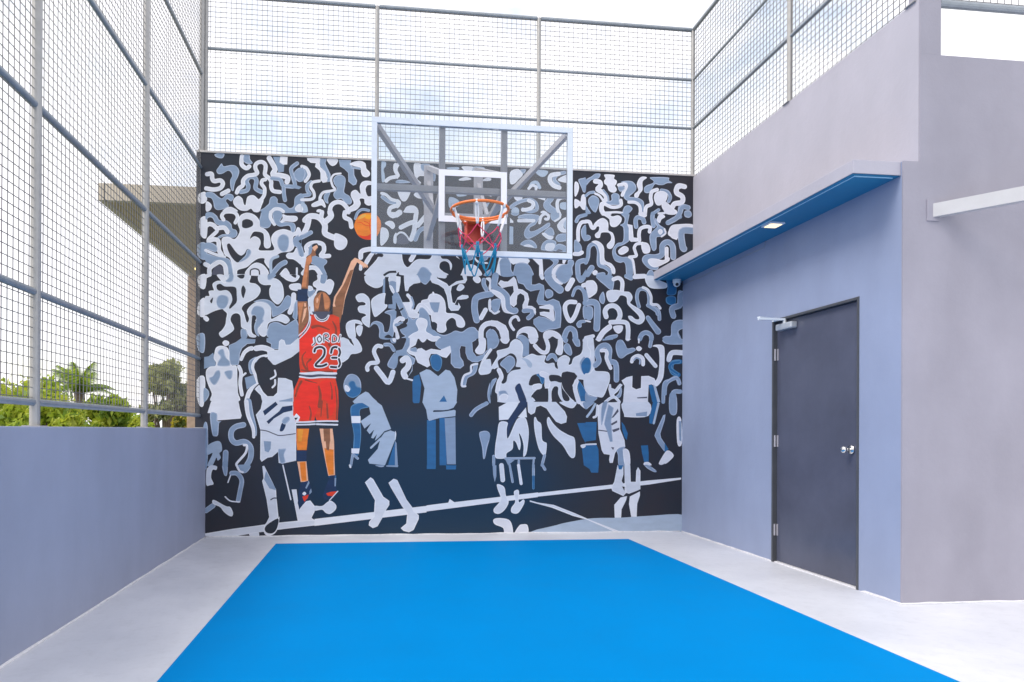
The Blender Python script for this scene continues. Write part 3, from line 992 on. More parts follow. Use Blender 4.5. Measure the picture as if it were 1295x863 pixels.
# glass of the backboard: clear sheet with a faint haze and a fresnel reflection
def glassmat():
    m = bpy.data.materials.new('backboard_glass'); m.use_nodes = True
    nt = m.node_tree; nt.nodes.clear(); N = nt.nodes.new; L = nt.links.new
    tr = N('ShaderNodeBsdfTransparent'); tr.inputs[0].default_value = (.93, .95, .96, 1)
    df = N('ShaderNodeBsdfDiffuse'); df.inputs[0].default_value = (.62, .66, .74, 1)
    gl = N('ShaderNodeBsdfGlossy'); gl.inputs['Roughness'].default_value = .03
    m1 = N('ShaderNodeMixShader'); m1.inputs[0].default_value = .04
    fr = N('ShaderNodeFresnel'); fr.inputs[0].default_value = 1.45
    m2 = N('ShaderNodeMixShader'); out = N('ShaderNodeOutputMaterial')
    L(tr.outputs[0], m1.inputs[1]); L(df.outputs[0], m1.inputs[2])
    L(fr.outputs[0], m2.inputs[0]); L(m1.outputs[0], m2.inputs[1]); L(gl.outputs[0], m2.inputs[2]); L(m2.outputs[0], out.inputs[0])
    return m
M['glass'] = glassmat()

def emit(name, col, s):
    m, nt, b = nodes_of(name)
    b.inputs['Base Color'].default_value = (*col, 1)
    b.inputs['Emission Color'].default_value = (*col, 1); b.inputs['Emission Strength'].default_value = s
    return m
M['lamp'] = emit('warm_diffuser', (1, .76, .42), 1.1)
M['lamp2'] = emit('warm_bulb', (1, .78, .3), 1.2)

# floor: pale sealed screed with blotches, scuffs and a satin sheen
def floormat():
    m, nt, b = nodes_of('pale_floor_coating'); N = nt.nodes.new; L = nt.links.new
    geo = N('ShaderNodeNewGeometry')
    n1 = N('ShaderNodeTexNoise'); n1.inputs['Scale'].default_value = 1.4; n1.inputs['Detail'].default_value = 9; n1.inputs['Roughness'].default_value = .68
    L(geo.outputs['Position'], n1.inputs['Vector'])
    r = N('ShaderNodeValToRGB'); e = r.color_ramp.elements
    e[0].position = .28; e[0].color = (.575, .595, .65, 1); e[1].position = .72; e[1].color = (.72, .735, .785, 1)
    L(n1.outputs['Fac'], r.inputs[0])
    n2 = N('ShaderNodeTexNoise'); n2.inputs['Scale'].default_value = 11; n2.inputs['Detail'].default_value = 10; n2.inputs['Roughness'].default_value = .75
    L(geo.outputs['Position'], n2.inputs['Vector'])
    r2 = N('ShaderNodeValToRGB'); r2.color_ramp.elements[0].position = .25; r2.color_ramp.elements[0].color = (.80, .80, .80, 1)
    r2.color_ramp.elements[1].position = .5; r2.color_ramp.elements[1].color = (1, 1, 1, 1)
    L(n2.outputs['Fac'], r2.inputs[0])
    mx = N('ShaderNodeMix'); mx.data_type = 'RGBA'; mx.blend_type = 'MULTIPLY'; mx.inputs[0].default_value = .6
    L(r.outputs[0], mx.inputs[6]); L(r2.outputs[0], mx.inputs[7]); L(mx.outputs[2], b.inputs['Base Color'])
    mr = N('ShaderNodeMapRange'); mr.inputs['To Min'].default_value = .28; mr.inputs['To Max'].default_value = .6
    L(n1.outputs['Fac'], mr.inputs[0]); L(mr.outputs[0], b.inputs['Roughness'])
    bp = N('ShaderNodeBump'); bp.inputs['Strength'].default_value = .25; bp.inputs['Distance'].default_value = .003
    L(n2.outputs['Fac'], bp.inputs['Height']); L(bp.outputs[0], b.inputs['Normal'])
    return m
M['floor'] = floormat()
M['court'] = mat('blue_court_paint', (.0, .222, .575), .6, var=.035, vscale=2.5, bump=.08, bscale=90, spec=.02)

# mural paints
def paint(name, col, var=.08):
    return mat(name, col, .5, var=var, vscale=5, aniso=(1, 1, 3), spec=.45)
PAINT = {
 'w': paint('paint_white', (.80, .81, .86), .05), 'e': paint('paint_off_white', (.76, .785, .84), .05),
 'v': paint('paint_white_wash', (.70, .715, .78), .07), 'E': paint('paint_grey_white_wash', (.645, .68, .755), .08),
 'z': paint('paint_grey_edge', (.40, .47, .60), .08), 'x': paint('paint_dark_red', (.30, .045, .02), .3), 'B': paint('paint_blue_edge', (.09, .24, .42), .12),
 'l': paint('paint_light_grey', (.40, .49, .61)), 'm': paint('paint_blue_grey', (.24, .325, .455), .10),
 's': paint('paint_slate', (.075, .08, .12)), 'k': None,
 'n': paint('paint_navy', (.004, .026, .085), .25), 'b': paint('paint_blue', (.016, .13, .31), .15),
 'o': paint('paint_orange', (.86, .22, .02), .2), 'O': paint('paint_amber', (.88, .34, .03), .15),
 'a': paint('paint_yellow_orange', (.90, .36, .01), .12), 'y': paint('paint_gold', (.80, .42, .08), .1),
 't': paint('paint_tan_skin', (.60, .22, .09), .25), 'D': paint('paint_dark_brown', (.13, .06, .04), .3),
 'h': paint('paint_peach', (.88, .48, .30), .12), 'd': paint('paint_brown', (.30, .12, .055), .3),
 'r': paint('paint_red', (.78, .045, .012), .2), 'R': paint('paint_bright_red', (.90, .025, .01), .12),
 'W': paint('paint_lettering_white', (.80, .80, .84), .04),
}

def blackpaint():
    """the mural's ground coat: black going brown and teal, worked over with navy low down in the middle"""
    m, nt, b = nodes_of('paint_black'); N = nt.nodes.new; L = nt.links.new
    geo = N('ShaderNodeNewGeometry')
    n1 = N('ShaderNodeTexNoise'); n1.inputs['Scale'].default_value = 2.2; n1.inputs['Detail'].default_value = 7; n1.inputs['Roughness'].default_value = .65
    L(geo.outputs['Position'], n1.inputs['Vector'])
    r = N('ShaderNodeValToRGB'); e = r.color_ramp.elements
    e[0].position = .3; e[0].color = (.026, .021, .030, 1); e[1].position = .68; e[1].color = (.014, .023, .037, 1)
    L(n1.outputs['Fac'], r.inputs[0])
    mp = N('ShaderNodeMapping'); mp.inputs['Location'].default_value = (-2.35 / 1.9, 0, -.55 / .95); mp.inputs['Scale'].default_value = (1 / 1.9, 0, 1 / .95)
    L(geo.outputs['Position'], mp.inputs[0])
    ln = N('ShaderNodeVectorMath'); ln.operation = 'LENGTH'; L(mp.outputs[0], ln.inputs[0])
    ad = N('ShaderNodeMath'); ad.operation = 'MULTIPLY_ADD'; ad.inputs[1].default_value = .5; L(n1.outputs['Fac'], ad.inputs[0]); L(ln.outputs['Value'], ad.inputs[2])
    mr = N('ShaderNodeMapRange'); mr.interpolation_type = 'SMOOTHSTEP'
    mr.inputs['From Min'].default_value = .75; mr.inputs['From Max'].default_value = 1.35; mr.inputs['To Min'].default_value = 1; mr.inputs['To Max'].default_value = 0
    L(ad.outputs[0], mr.inputs[0])
    mx = N('ShaderNodeMix'); mx.data_type = 'RGBA'; L(mr.outputs[0], mx.inputs[0]); L(r.outputs[0], mx.inputs[6]); mx.inputs[7].default_value = (.001, .026, .062, 1)
    L(mx.outputs[2], b.inputs['Base Color']); b.inputs['Roughness'].default_value = .5; b.inputs['Specular IOR Level'].default_value = .4
    return m
PAINT['k'] = blackpaint()

# ---------------------------------------------------------------- geometry helpers
def newobj(name, bm, material, parent=None, smooth=False):
    me = bpy.data.meshes.new(name); bm.normal_update(); bm.to_mesh(me); bm.free()
    mats = material if isinstance(material, (list, tuple)) else [material]
    for m_ in mats: me.materials.append(m_)
    if smooth:
        for p in me.polygons: p.use_smooth = True
    o = bpy.data.objects.new(name, me); COL.objects.link(o)
    if parent: o.parent = parent
    return o

def box(bm, x0, x1, y0, y1, z0, z1, bevel=0.):
    r = bmesh.ops.create_cube(bm, size=1)
    vs = r['verts']
    for v in vs:
        v.co = Vector((x0 + (v.co.x + .5) * (x1 - x0), y0 + (v.co.y + .5) * (y1 - y0), z0 + (v.co.z + .5) * (z1 - z0)))
    if bevel:
        es = list({e for v in vs for e in v.link_edges})
        bmesh.ops.bevel(bm, geom=es, offset=bevel, segments=2, profile=.6, affect='EDGES')

def tube(bm, a, b, r, n=12, cap=True):
    a = Vector(a); b = Vector(b); d = b - a
    q = d.to_track_quat('Z', 'Y').to_matrix().to_4x4()
    mtx = Matrix.Translation((a + b) / 2) @ q
    bmesh.ops.create_cone(bm, cap_ends=cap, segments=n, radius1=r, radius2=r, depth=d.length, matrix=mtx)

def beam(bm, a, b, w, h=None, up=(0, 0, 1)):
    """rectangular bar from a to b"""
    h = h or w
    a = Vector(a); b = Vector(b); d = (b - a).normalized(); u = Vector(up)
    if abs(d.dot(u)) > .98: u = Vector((0, 1, 0))
    s = d.cross(u).normalized(); u = s.cross(d).normalized()
    vs = []
    for p in (a, b):
        for i, j in ((-1, -1), (1, -1), (1, 1), (-1, 1)):
            vs.append(bm.verts.new(p + s * (i * w / 2) + u * (j * h / 2)))
    f = bm.faces.new
    f(vs[0:4][::-1]); f(vs[4:8])
    for i in range(4):
        j = (i + 1) % 4
        f((vs[i], vs[j], vs[4 + j], vs[4 + i]))

def path_tube(bm, pts, r, n=8, closed=False):
    pts = [Vector(p) for p in pts]; N = len(pts); rings = []
    for i, p in enumerate(pts):
        if closed: t = pts[(i + 1) % N] - pts[i - 1]
        else: t = pts[min(i + 1, N - 1)] - pts[max(i - 1, 0)]
        t.normalize(); s = t.cross(Vector((0, 0, 1)))
        if s.length < .05: s = t.cross(Vector((0, 1, 0)))
        s.normalize(); u = s.cross(t)
        rr = r[i] if isinstance(r, (list, tuple)) else r
        rings.append([bm.verts.new(p + (s * math.cos(2 * math.pi * k / n) + u * math.sin(2 * math.pi * k / n)) * rr) for k in range(n)])
    for i in range(N if closed else N - 1):
        A = rings[i]; B = rings[(i + 1) % N]
        for k in range(n):
            bm.faces.new((A[k], A[(k + 1) % n], B[(k + 1) % n], B[k]))
    if not closed:
        bm.faces.new(rings[0][::-1]); bm.faces.new(rings[-1])

def tag(o, label=None, cat=None, group=None, kind=None):
    if label: o['label'] = label
    if cat: o['category'] = cat
    if group: o['group'] = group
    if kind: o['kind'] = kind
    return o

def thing(name, loc, label, cat, group=None):
    o = bpy.data.objects.new(name, None); COL.objects.link(o); o.location = loc
    o.empty_display_size = .2
    return tag(o, label, cat, group)

def part(name, bm, material, parent, smooth=False):
    """mesh is built in world coordinates; keep it there under its thing"""
    o = newobj(name, bm, material, None, smooth)
    o.parent = parent
    p = parent; off = Vector((0, 0, 0))
    while p is not None:
        off += p.location; p = p.parent
    o.data.transform(Matrix.Translation(-off))
    return o

# ---------------------------------------------------------------- the setting
bm = bmesh.new(); box(bm, -60, 90, -60, 400, -7.2, -7.0)
tag(newobj('ground', bm, M['ground']), kind='structure')
bm = bmesh.new(); box(bm, -.15, 14, -14, .15, -.30, 0)
tag(newobj('court_floor', bm, M['floor']), kind='structure')
bm = bmesh.new()
f = bm.faces.new([bm.verts.new(v) for v in ((.788, -13.5, .004), (4.388, -13.5, .004), (4.388, -.484, .004), (.788, -.484, .004))])
tag(newobj('court_paint', bm, M['court']), kind='structure')
bm = bmesh.new(); box(bm, -.14, 13.9, -13.9, .14, -7.0, -.302)
tag(newobj('podium_building', bm, M['podium']), 'plain grey storeys below the rooftop court', 'building')

bm = bmesh.new()
pts = [(.012 + .0775 * k, -2.02 + .006 * math.sin(k * 2.1), 0) for k in range(11)]
for p, q in zip(pts[:-1], pts[1:]):
    bm.faces.new([bm.verts.new(v) for v in ((p[0], p[1] - .003, .004), (q[0], q[1] - .003, .004), (q[0], q[1] + .003, .004), (p[0], p[1] + .003, .004))])
tag(newobj('floor_joint', bm, M['bead']), kind='structure')
# left parapet
t = thing('parapet_wall', (-.075, -3.5, 0), 'low lavender grey parapet wall under the left mesh fence', 'wall')
bm = bmesh.new(); box(bm, -.15, 0, -9.5, 0, 0.0, PAR, .008); part('wall', bm, M['stucco_left'], t)
bm = bmesh.new()
y = 0.
pts = []
while y > -9.4:
    pts.append((.003, y, .004 + random.uniform(-.002, .002))); y -= .12
path_tube(bm, pts, [random.uniform(.007, .012) for _ in pts], 6); part('sealant_bead', bm, M['bead'], t, True)

# ---------------------------------------------------------------- mural wall
mural_wall = thing('mural_wall', (W / 2, .075, 0), 'tall end wall covered in a black, white and blue mural of a basketball crowd', 'wall')
bm = bmesh.new(); box(bm, -.11, W2 + .25, 0, .15, 0, H); part('wall', bm, M['concrete'], mural_wall)
bm = bmesh.new()
pts = [(x * .12 + .01, -.006, .003 + random.uniform(-.002, .003)) for x in range(44)]
path_tube(bm, pts, [random.uniform(.006, .012) for _ in pts], 6); part('sealant_bead', bm, M['bead'], mural_wall, True)

def homography(src, dst):
    A = []; B = []
    for (x, y), (u, v) in zip(src, dst):
        A.append([x, y, 1, 0, 0, 0, -u * x, -u * y]); B.append(u)
        A.append([0, 0, 0, x, y, 1, -v * x, -v * y]); B.append(v)
    h = np.linalg.solve(np.array(A, float), np.array(B, float))
    return np.append(h, 1).reshape(3, 3)
# tracing sheet of the mural (sheet units) -> metres on the wall
HM = homography([(262, 680), (859.5, 673.5), (875, 222), (259, 195)], [(0, 0), (W, 0), (W2, H), (0, H)])

def to_wall(p):
    p = np.asarray(p, float); q = np.c_[p, np.ones(len(p))] @ HM.T
    return q[:, :2] / q[:, 2:3]

def catmull(P, closed, k):
    P = np.asarray(P, float); n = len(P); out = []
    rng = range(n) if closed else range(n - 1)
    for i in rng:
        if closed: p0, p1, p2, p3 = P[i - 1], P[i], P[(i + 1) % n], P[(i + 2) % n]
        else: p0, p1, p2, p3 = P[max(i - 1, 0)], P[i], P[i + 1], P[min(i + 2, n - 1)]
        for j in range(k):
            t_ = j / k
            out.append(.5 * ((2 * p1) + (p2 - p0) * t_ + (2 * p0 - 5 * p1 + 4 * p2 - p3) * t_ ** 2 + (3 * p1 - p0 - 3 * p2 + p3) * t_ ** 3))
    if not closed: out.append(P[-1])
    return np.array(out)

def stroke_outline(P, w0, w1):
    C = catmull(P, False, 5) if len(P) > 2 else np.array([P[0] + (P[-1] - P[0]) * s for s in np.linspace(0, 1, 4)])
    n = len(C); T = np.gradient(C, axis=0); T /= np.maximum(np.linalg.norm(T, axis=1), 1e-6)[:, None]
    Nn = np.c_[-T[:, 1], T[:, 0]]; hw = np.linspace(w0, w1, n)[:, None] / 2
    A = C + Nn * hw; B = C - Nn * hw
    def cap(c, d, h, nrm):
        return [c + h * (math.cos(a) * nrm + math.sin(a) * d) for a in np.linspace(0, math.pi, 7)[1:-1]]
    end = cap(C[-1], T[-1], hw[-1, 0], Nn[-1]); st = cap(C[0], -T[0], hw[0, 0], -Nn[0])
    return np.array(list(A) + end + list(B[::-1]) + st)

def parse(txt):
    shapes = []; group = 'crowd'; ox = oy = 0.; sc = 10.7875
    for line in txt.strip().splitlines():
        p = line.split()
        if not p: continue
        if p[0] == 'T':
            ox, oy = float(p[1]), float(p[2]); sc = float(p[3]) if len(p) > 3 else 10.7875
        elif p[0] == 'F': group = ' '.join(p[1:])
        else:
            pts = np.array([[float(a) for a in s.split(',')] for s in p[2:]]) / sc + (ox, oy)
            if p[1] in 'pq':
                out = catmull(pts, True, 4) if p[1] == 'p' else pts
            else:
                ws = p[1].split('-'); w0 = float(ws[0]) / sc; w1 = float(ws[-1]) / sc
                out = stroke_outline(pts, w0, w1)
            raw = (out - (ox, oy)) * sc
            seam = (raw[:, 1] < 14) | ((raw[:, 1] > 849) & (raw[:, 1] < 900)) | (raw[:, 0] < 14) | (raw[:, 0] > 1281)
            shapes.append((group, p[0], out, False))
            inner = {'w': 'v', 'e': 'E', 'm': 'm', 'b': 'b'}.get(p[0])
            if inner and len(out) >= 8:
                # hand-painted look: a lighter brushed edge left around each shape
                wd = .95 if p[1] in 'pq' else min(.95, float(p[1].split('-')[0]) / sc * .2)
                a_ = np.roll(out, 1, 0); b__ = np.roll(out, -1, 0); tg = b__ - a_
                tg /= np.maximum(np.linalg.norm(tg, axis=1), 1e-6)[:, None]
                area = .5 * np.sum(out[:, 0] * b__[:, 1] - b__[:, 0] * out[:, 1])
                nr = np.c_[-tg[:, 1], tg[:, 0]] * (1 if area > 0 else -1)
                if abs(area) > 14:
                    jit = .35 * np.sin(np.arange(len(out)) * .55 + len(shapes))
                    shapes[-1] = (group, {'m': 'z', 'b': 'B'}.get(p[0], p[0]), out, False)
                    shapes.append((group, inner, out + nr * np.where(seam, -1.2, wd + jit)[:, None], True))
    order = {g: i for i, g in enumerate(['crowd'])}
    # court line is painted over the crowd, players over the line, shooter on top
    def rank(g):
        if g == 'crowd': return 0
        if g == 'painted_court_line': return 1
        if g.startswith('painted_player'): return 2
        return 3
    return sorted(shapes, key=lambda s: rank(s[0]))

SHAPES = parse(MURAL)
X0m, X1m = -.109, W2
verts = []; faces = []; polys = []
bound = [(X0m, 0.), (W, 0.), (W, 2.925), (W2, 2.925), (W2, H), (X0m, H)]
def clip(poly, xa, xb, ya, yb):
    for ax, lim, sgn in ((0, xa, 1), (0, xb, -1), (1, ya, 1), (1, yb, -1)):
        out = []
        n = len(poly)
        for i in range(n):
            a, b_ = poly[i - 1], poly[i]
            ia = sgn * (a[ax] - lim) >= 0; ib = sgn * (b_[ax] - lim) >= 0
            if ia != ib:
                t_ = (lim - a[ax]) / (b_[ax] - a[ax]); out.append(a + (b_ - a) * t_)
            if ib: out.append(b_)
        poly = out
        if len(poly) < 3: return None
    return np.array(poly)
edges = []
for g, c, out, inn in SHAPES:
    pw = clip(list(to_wall(out)), X0m, W2, 0., H)
    if pw is None: polys.append(None); continue
    # drop near-duplicate points
    keep = [pw[0]]
    for v in pw[1:]:
        if np.linalg.norm(v - keep[-1]) > .0015: keep.append(v)
    pw = np.array(keep)
    if len(pw) < 3: polys.append(None); continue
    polys.append(pw)
    base = len(verts)
    verts += [Vector((float(a), float(b_))) for a, b_ in pw]
    n = len(pw); edges += [(base + i, base + (i + 1) % n) for i in range(n)]
base = len(verts); verts += [Vector(v) for v in bound]
edges += [(base + i, base + (i + 1) % len(bound)) for i in range(len(bound))]
ov, oe, of, *_ = delaunay_2d_cdt(verts, edges, [], 0, 1e-5)
OV = np.array([(v.x, v.y) for v in ov]); TR = np.array([list(f_) for f_ in of])
CEN = OV[TR].mean(axis=1)
own = np.full(len(TR), -1)
def winding(poly, P):
    w = np.zeros(len(P), int); x, y = P[:, 0], P[:, 1]; n = len(poly)
    for i in range(n):
        x0, y0 = poly[i]; x1, y1 = poly[(i + 1) % n]
        if y0 == y1: continue
        cr = (x1 - x0) * (y - y0) - (x - x0) * (y1 - y0)
        w += ((y0 <= y) & (y1 > y) & (cr > 0)).astype(int); w -= ((y0 > y) & (y1 <= y) & (cr < 0)).astype(int)
    return w
for si, pw in enumerate(polys):
    if pw is None: continue
    lo = pw.min(0); hi = pw.max(0)
    idx = np.where((CEN[:, 0] >= lo[0]) & (CEN[:, 0] <= hi[0]) & (CEN[:, 1] >= lo[1]) & (CEN[:, 1] <= hi[1]))[0]
    if len(idx) == 0: continue
    w = winding(pw, CEN[idx]); hit = idx[w != 0]
    if SHAPES[si][3]: hit = hit[own[hit] == si - 1]
    own[hit] = si
inside = (CEN[:, 0] > X0m) & (CEN[:, 1] > 0) & (CEN[:, 1] < H) & np.where(CEN[:, 1] < 2.925, CEN[:, 0] < W, CEN[:, 0] < W2)
shooter = {'painted_arms', 'painted_head', 'painted_jersey', 'painted_shorts', 'painted_legs'}
def gkey(g): return 'painted_shooter' if g in shooter else g
keys = np.array(['crowd' if o < 0 else gkey(SHAPES[o][0]) for o in own], dtype=object)
cols = np.array(['k' if o < 0 else SHAPES[o][1] for o in own], dtype=object)

def paint_mesh(name, mask, parent, yoff=-.004):
    cl = sorted(set(cols[mask])); mi = {c: i for i, c in enumerate(cl)}
    tri = TR[mask]; used, inv = np.unique(tri, return_inverse=True); inv = inv.reshape(tri.shape)
    me = bpy.data.meshes.new(name)
    V = [(float(OV[u][0]), yoff, float(OV[u][1])) for u in used]
    F = []
    for a, b_, c in inv:
        p0, p1, p2 = OV[used[a]], OV[used[b_]], OV[used[c]]
        cr = (p1[0] - p0[0]) * (p2[1] - p0[1]) - (p1[1] - p0[1]) * (p2[0] - p0[0])
        F.append((int(a), int(b_), int(c)) if cr > 0 else (int(a), int(c), int(b_)))   # facing -Y
    me.from_pydata(V, [], F)
    for c in cl: me.materials.append(PAINT[c])
    me.polygons.foreach_set('material_index', [mi[c] for c in cols[mask]])
    me.update()
    o = bpy.data.objects.new(name, me); COL.objects.link(o); o.parent = parent
    off = Vector((0, 0, 0)); p = parent
    while p is not None: off += p.location; p = p.parent
    me.transform(Matrix.Translation(-off))
    return o
mural = paint_mesh('mural', inside & (keys == 'crowd'), mural_wall)
for g in sorted(set(keys[inside])):
    if g == 'crowd': continue
    nm = g.split()[0]; o = paint_mesh(nm, inside & (keys == g), mural)
    if ' ' in g: o['label'] = g.split(' ', 1)[1]
    if nm == 'painted_shooter': o['label'] = 'shooter seen from behind in a red 23 jersey and red shorts, arms raised'

# ---------------------------------------------------------------- right building
bld = thing('stair_building', (W + 2, YB / 2, 0), 'lavender grey block with a dark door at the right of the court', 'building')
DY0, DY1, DZ = -2.822, -1.751, 2.105     # door opening
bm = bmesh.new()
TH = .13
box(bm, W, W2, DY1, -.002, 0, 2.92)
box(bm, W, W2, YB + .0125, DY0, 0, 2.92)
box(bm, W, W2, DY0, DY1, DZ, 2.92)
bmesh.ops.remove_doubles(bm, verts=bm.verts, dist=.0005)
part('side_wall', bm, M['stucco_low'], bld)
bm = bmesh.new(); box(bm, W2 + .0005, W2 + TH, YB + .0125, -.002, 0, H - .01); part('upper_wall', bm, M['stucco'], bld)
bm = bmesh.new()
out = [(W, 0), (11.5, 0), (11.5, 3.634), (W2 + .0005, 3.634), (W2 + .0005, 2.92), (W, 2.92)]
va = [bm.verts.new((x, YB, z)) for x, z in out]; vb = [bm.verts.new((x, YB + .0120, z)) for x, z in out]
bm.faces.new(va[::-1]); bm.faces.new(vb)
for i in range(len(out)):
    j = (i + 1) % len(out); bm.faces.new((va[i], va[j], vb[j], vb[i]))
box(bm, W2 + TH + .001, 11.5, YB + .0125, YB + .2, 0, 3.6335)
bmesh.ops.recalc_face_normals(bm, faces=bm.faces)
part('front_wall', bm, M['stucco_front'], bld)
bm = bmesh.new(); box(bm, W2 + .0005, 5.466, YB, YB + .012, 3.6345, H - .01); box(bm, W2 + .0005, 5.466, YB, YB + .10, H - .0095, 5.2); part('pier', bm, M['stucco_front'], bld)
bm = bmesh.new(); box(bm, W2 + TH + .002, 11.4, YB + .202, -.01, 2.7, 2.9); part('roof', bm, M['concrete'], bld)
bm = bmesh.new(); pts = []
y = -.01
while y > YB:
    if not (DY0 - .02 < y < DY1 + .02): pts.append((W - .003, y, .004))
    else: pts.append((W - .003, y, -.02))
    y -= .09
pts += [(W - .004, YB - .004, .004)] + [(W + .1 * k, YB - .004, .004 + random.uniform(-.002, .002)) for k in range(1, 50)]
path_tube(bm, pts, [random.uniform(.006, .011) for _ in pts], 6); part('sealant_bead', bm, M['bead'], bld, True)
# door
bm = bmesh.new(); box(bm, W + .030, W + .072, DY0 + .023, DY1 - .023, .012, DZ - .023, .002)
door = part('door', bm, M['door'], bld)
bm = bmesh.new()
box(bm, W - .006, W + .116, DY0, DY0 + .020, 0, DZ, .002); box(bm, W - .006, W + .116, DY1 - .020, DY1, 0, DZ, .002)
box(bm, W - .006, W + .116, DY0 + .0205, DY1 - .0205, DZ - .020, DZ, .002)
part('door_frame', bm, M['door_frame'], bld)
bm = bmesh.new(); box(bm, W + .004, W + .116, DY0 + .033, DY1 - .033, 0, .010); part('threshold', bm, M['bead'], bld)
for z in (1.80, 1.05, .28):
    bm = bmesh.new(); tube(bm, (W + .012, DY1 - .020, z - .05), (W + .012, DY1 - .020, z + .05), .008, 10)
    box(bm, W + .0265, W + .0295, DY1 - .045, DY1 - .024, z - .05, z + .05)
    part('hinge', bm, M['brace'], door)
# knob with rose
bm = bmesh.new(); ky, kz = -2.71, 1.003
tube(bm, (W + .029, ky, kz), (W + .018, ky, kz), .032, 24); tube(bm, (W + .018, ky, kz), (W - .022, ky, kz), .011, 16)
bmesh.ops.create_uvsphere(bm, u_segments=20, v_segments=12, radius=.027, matrix=Matrix.Translation((W - .034, ky, kz)) @ Matrix.Diagonal((.8, 1, 1, 1)))
tube(bm, (W - .02, ky, kz), (W - .048, ky + .008, kz + .002), .016, 16)
part('knob', bm, M['chrome'], door, True)
# door closer
bm = bmesh.new(); box(bm, W - .032, W + .028, -2.06, -1.84, 1.995, 2.05, .012); tube(bm, (W - .002, -1.93, 2.05), (W - .002, -1.93, 2.078), .016, 14)
dc = part('door_closer', bm, M['closer'], door)
bm = bmesh.new(); beam(bm, (W - .002, -1.93, 2.082), (W - .22, -1.90, 2.088), .030, .016); beam(bm, (W - .22, -1.90, 2.100), (W - .012, -1.82, 2.105), .024, .012)
tube(bm, (W - .21, -1.90, 2.076), (W - .21, -1.90, 2.104), .012, 10); box(bm, W - .030, W - .0065, -1.86, -1.79, 2.082, 2.102)
part('closer_arm', bm, M['cam_white'], dc)

# canopy over the door
can = bld
bm = bmesh.new()
CX = 4.855; CY = -3.205
box(bm, CX, W - .0005, CY, -.006, CANZ, CANZ + .09, .003)
cn = part('canopy', bm, M['stucco'], can)
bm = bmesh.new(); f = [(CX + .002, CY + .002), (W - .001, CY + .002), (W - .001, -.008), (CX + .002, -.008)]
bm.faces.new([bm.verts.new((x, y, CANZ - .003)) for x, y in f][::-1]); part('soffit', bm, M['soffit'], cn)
bm = bmesh.new()
box(bm, CX + .035, CX + .041, CY + .035, -.01, CANZ - .008, CANZ - .0035); box(bm, CX + .0415, W - .03, CY + .035, CY + .041, CANZ - .008, CANZ - .0035)
part('drip_edge', bm, mat('drip_edge_paint', (.45, .75, .92), .35), cn)

# downlight in the canopy
t = thing('downlight', (4.97, -2.12, CANZ), 'small square warm downlight glowing under the door canopy', 'light')
bm = bmesh.new(); box(bm, 4.905, 5.035, -2.185, -2.055, CANZ - .018, CANZ - .0035, .003); part('housing', bm, M['frame_white'], t)
bm = bmesh.new(); box(bm, 4.922, 5.018, -2.168, -2.072, CANZ - .022, CANZ - .0185); part('diffuser', bm, M['lamp'], t)

# security camera in the corner under the canopy
t = thing('security_camera', (5.10, -.05, CANZ), 'small pale dome security camera in the far corner below the canopy', 'camera')
bm = bmesh.new(); tube(bm, (5.10, -.06, CANZ - .035), (5.10, -.06, CANZ - .004), .046, 24); part('mount', bm, M['cam_white'], t)
bm = bmesh.new(); bmesh.ops.create_uvsphere(bm, u_segments=20, v_segments=12, radius=.040, matrix=Matrix.Translation((5.10, -.06, CANZ - .045))); part('dome', bm, M['cam_white'], t, True)
bm = bmesh.new(); bmesh.ops.create_uvsphere(bm, u_segments=16, v_segments=10, radius=.018, matrix=Matrix.Translation((5.09, -.088, CANZ - .062))); part('lens', bm, M['dark'], t, True)
# cable along the wall
bm = bmesh.new(); path_tube(bm, [(W - .005, -.02 - .16 * k, 2.775 + .004 * math.sin(k * 1.7)) for k in range(11)] + [(W - .005, -1.64, 2.80), (W - .006, -1.65, CANZ - .004)], .004, 6)
tag(newobj('cable', bm, M['cable'], None, True), 'thin cable clipped along the wall just under the door canopy', 'cable')

# white steel beam leaving the front wall at the right edge
t = thing('steel_beam', (5.43, YB, 2.59), 'white steel beam bolted to the front wall of the block, at the right edge', 'beam')
bdir = Vector((math.sin(R(38)), -math.cos(R(38)), 0))
a0 = Vector((5.405, YB - .004, 2.60)); b0 = a0 + bdir * 2.6
bm = bmesh.new(); beam(bm, a0, b0, .006, .088)
up_ = Vector((0, 0, .0412)); sd = bdir.cross(Vector((0, 0, 1))) * .026 * (-1 if bdir.cross(Vector((0, 0, 1))).x < 0 else -1)
beam(bm, a0 + sd + up_, b0 + sd + up_, .046, .006); beam(bm, a0 + sd - up_, b0 + sd - up_, .046, .006)
part('channel', bm, M['beam'], t)
bm = bmesh.new(); box(bm, 5.365, 5.455, YB - .009, YB - .0005, 2.53, 2.67, .001); part('fixing_plate', bm, M['stucco_front'], t)
pm = a0 + bdir * .62 + Vector((.03, .02, -.02))
bm = bmesh.new(); beam(bm, pm, pm + Vector((1.6, -.25, 0)), .05, .045); part('purlin', bm, M['brace'], t)

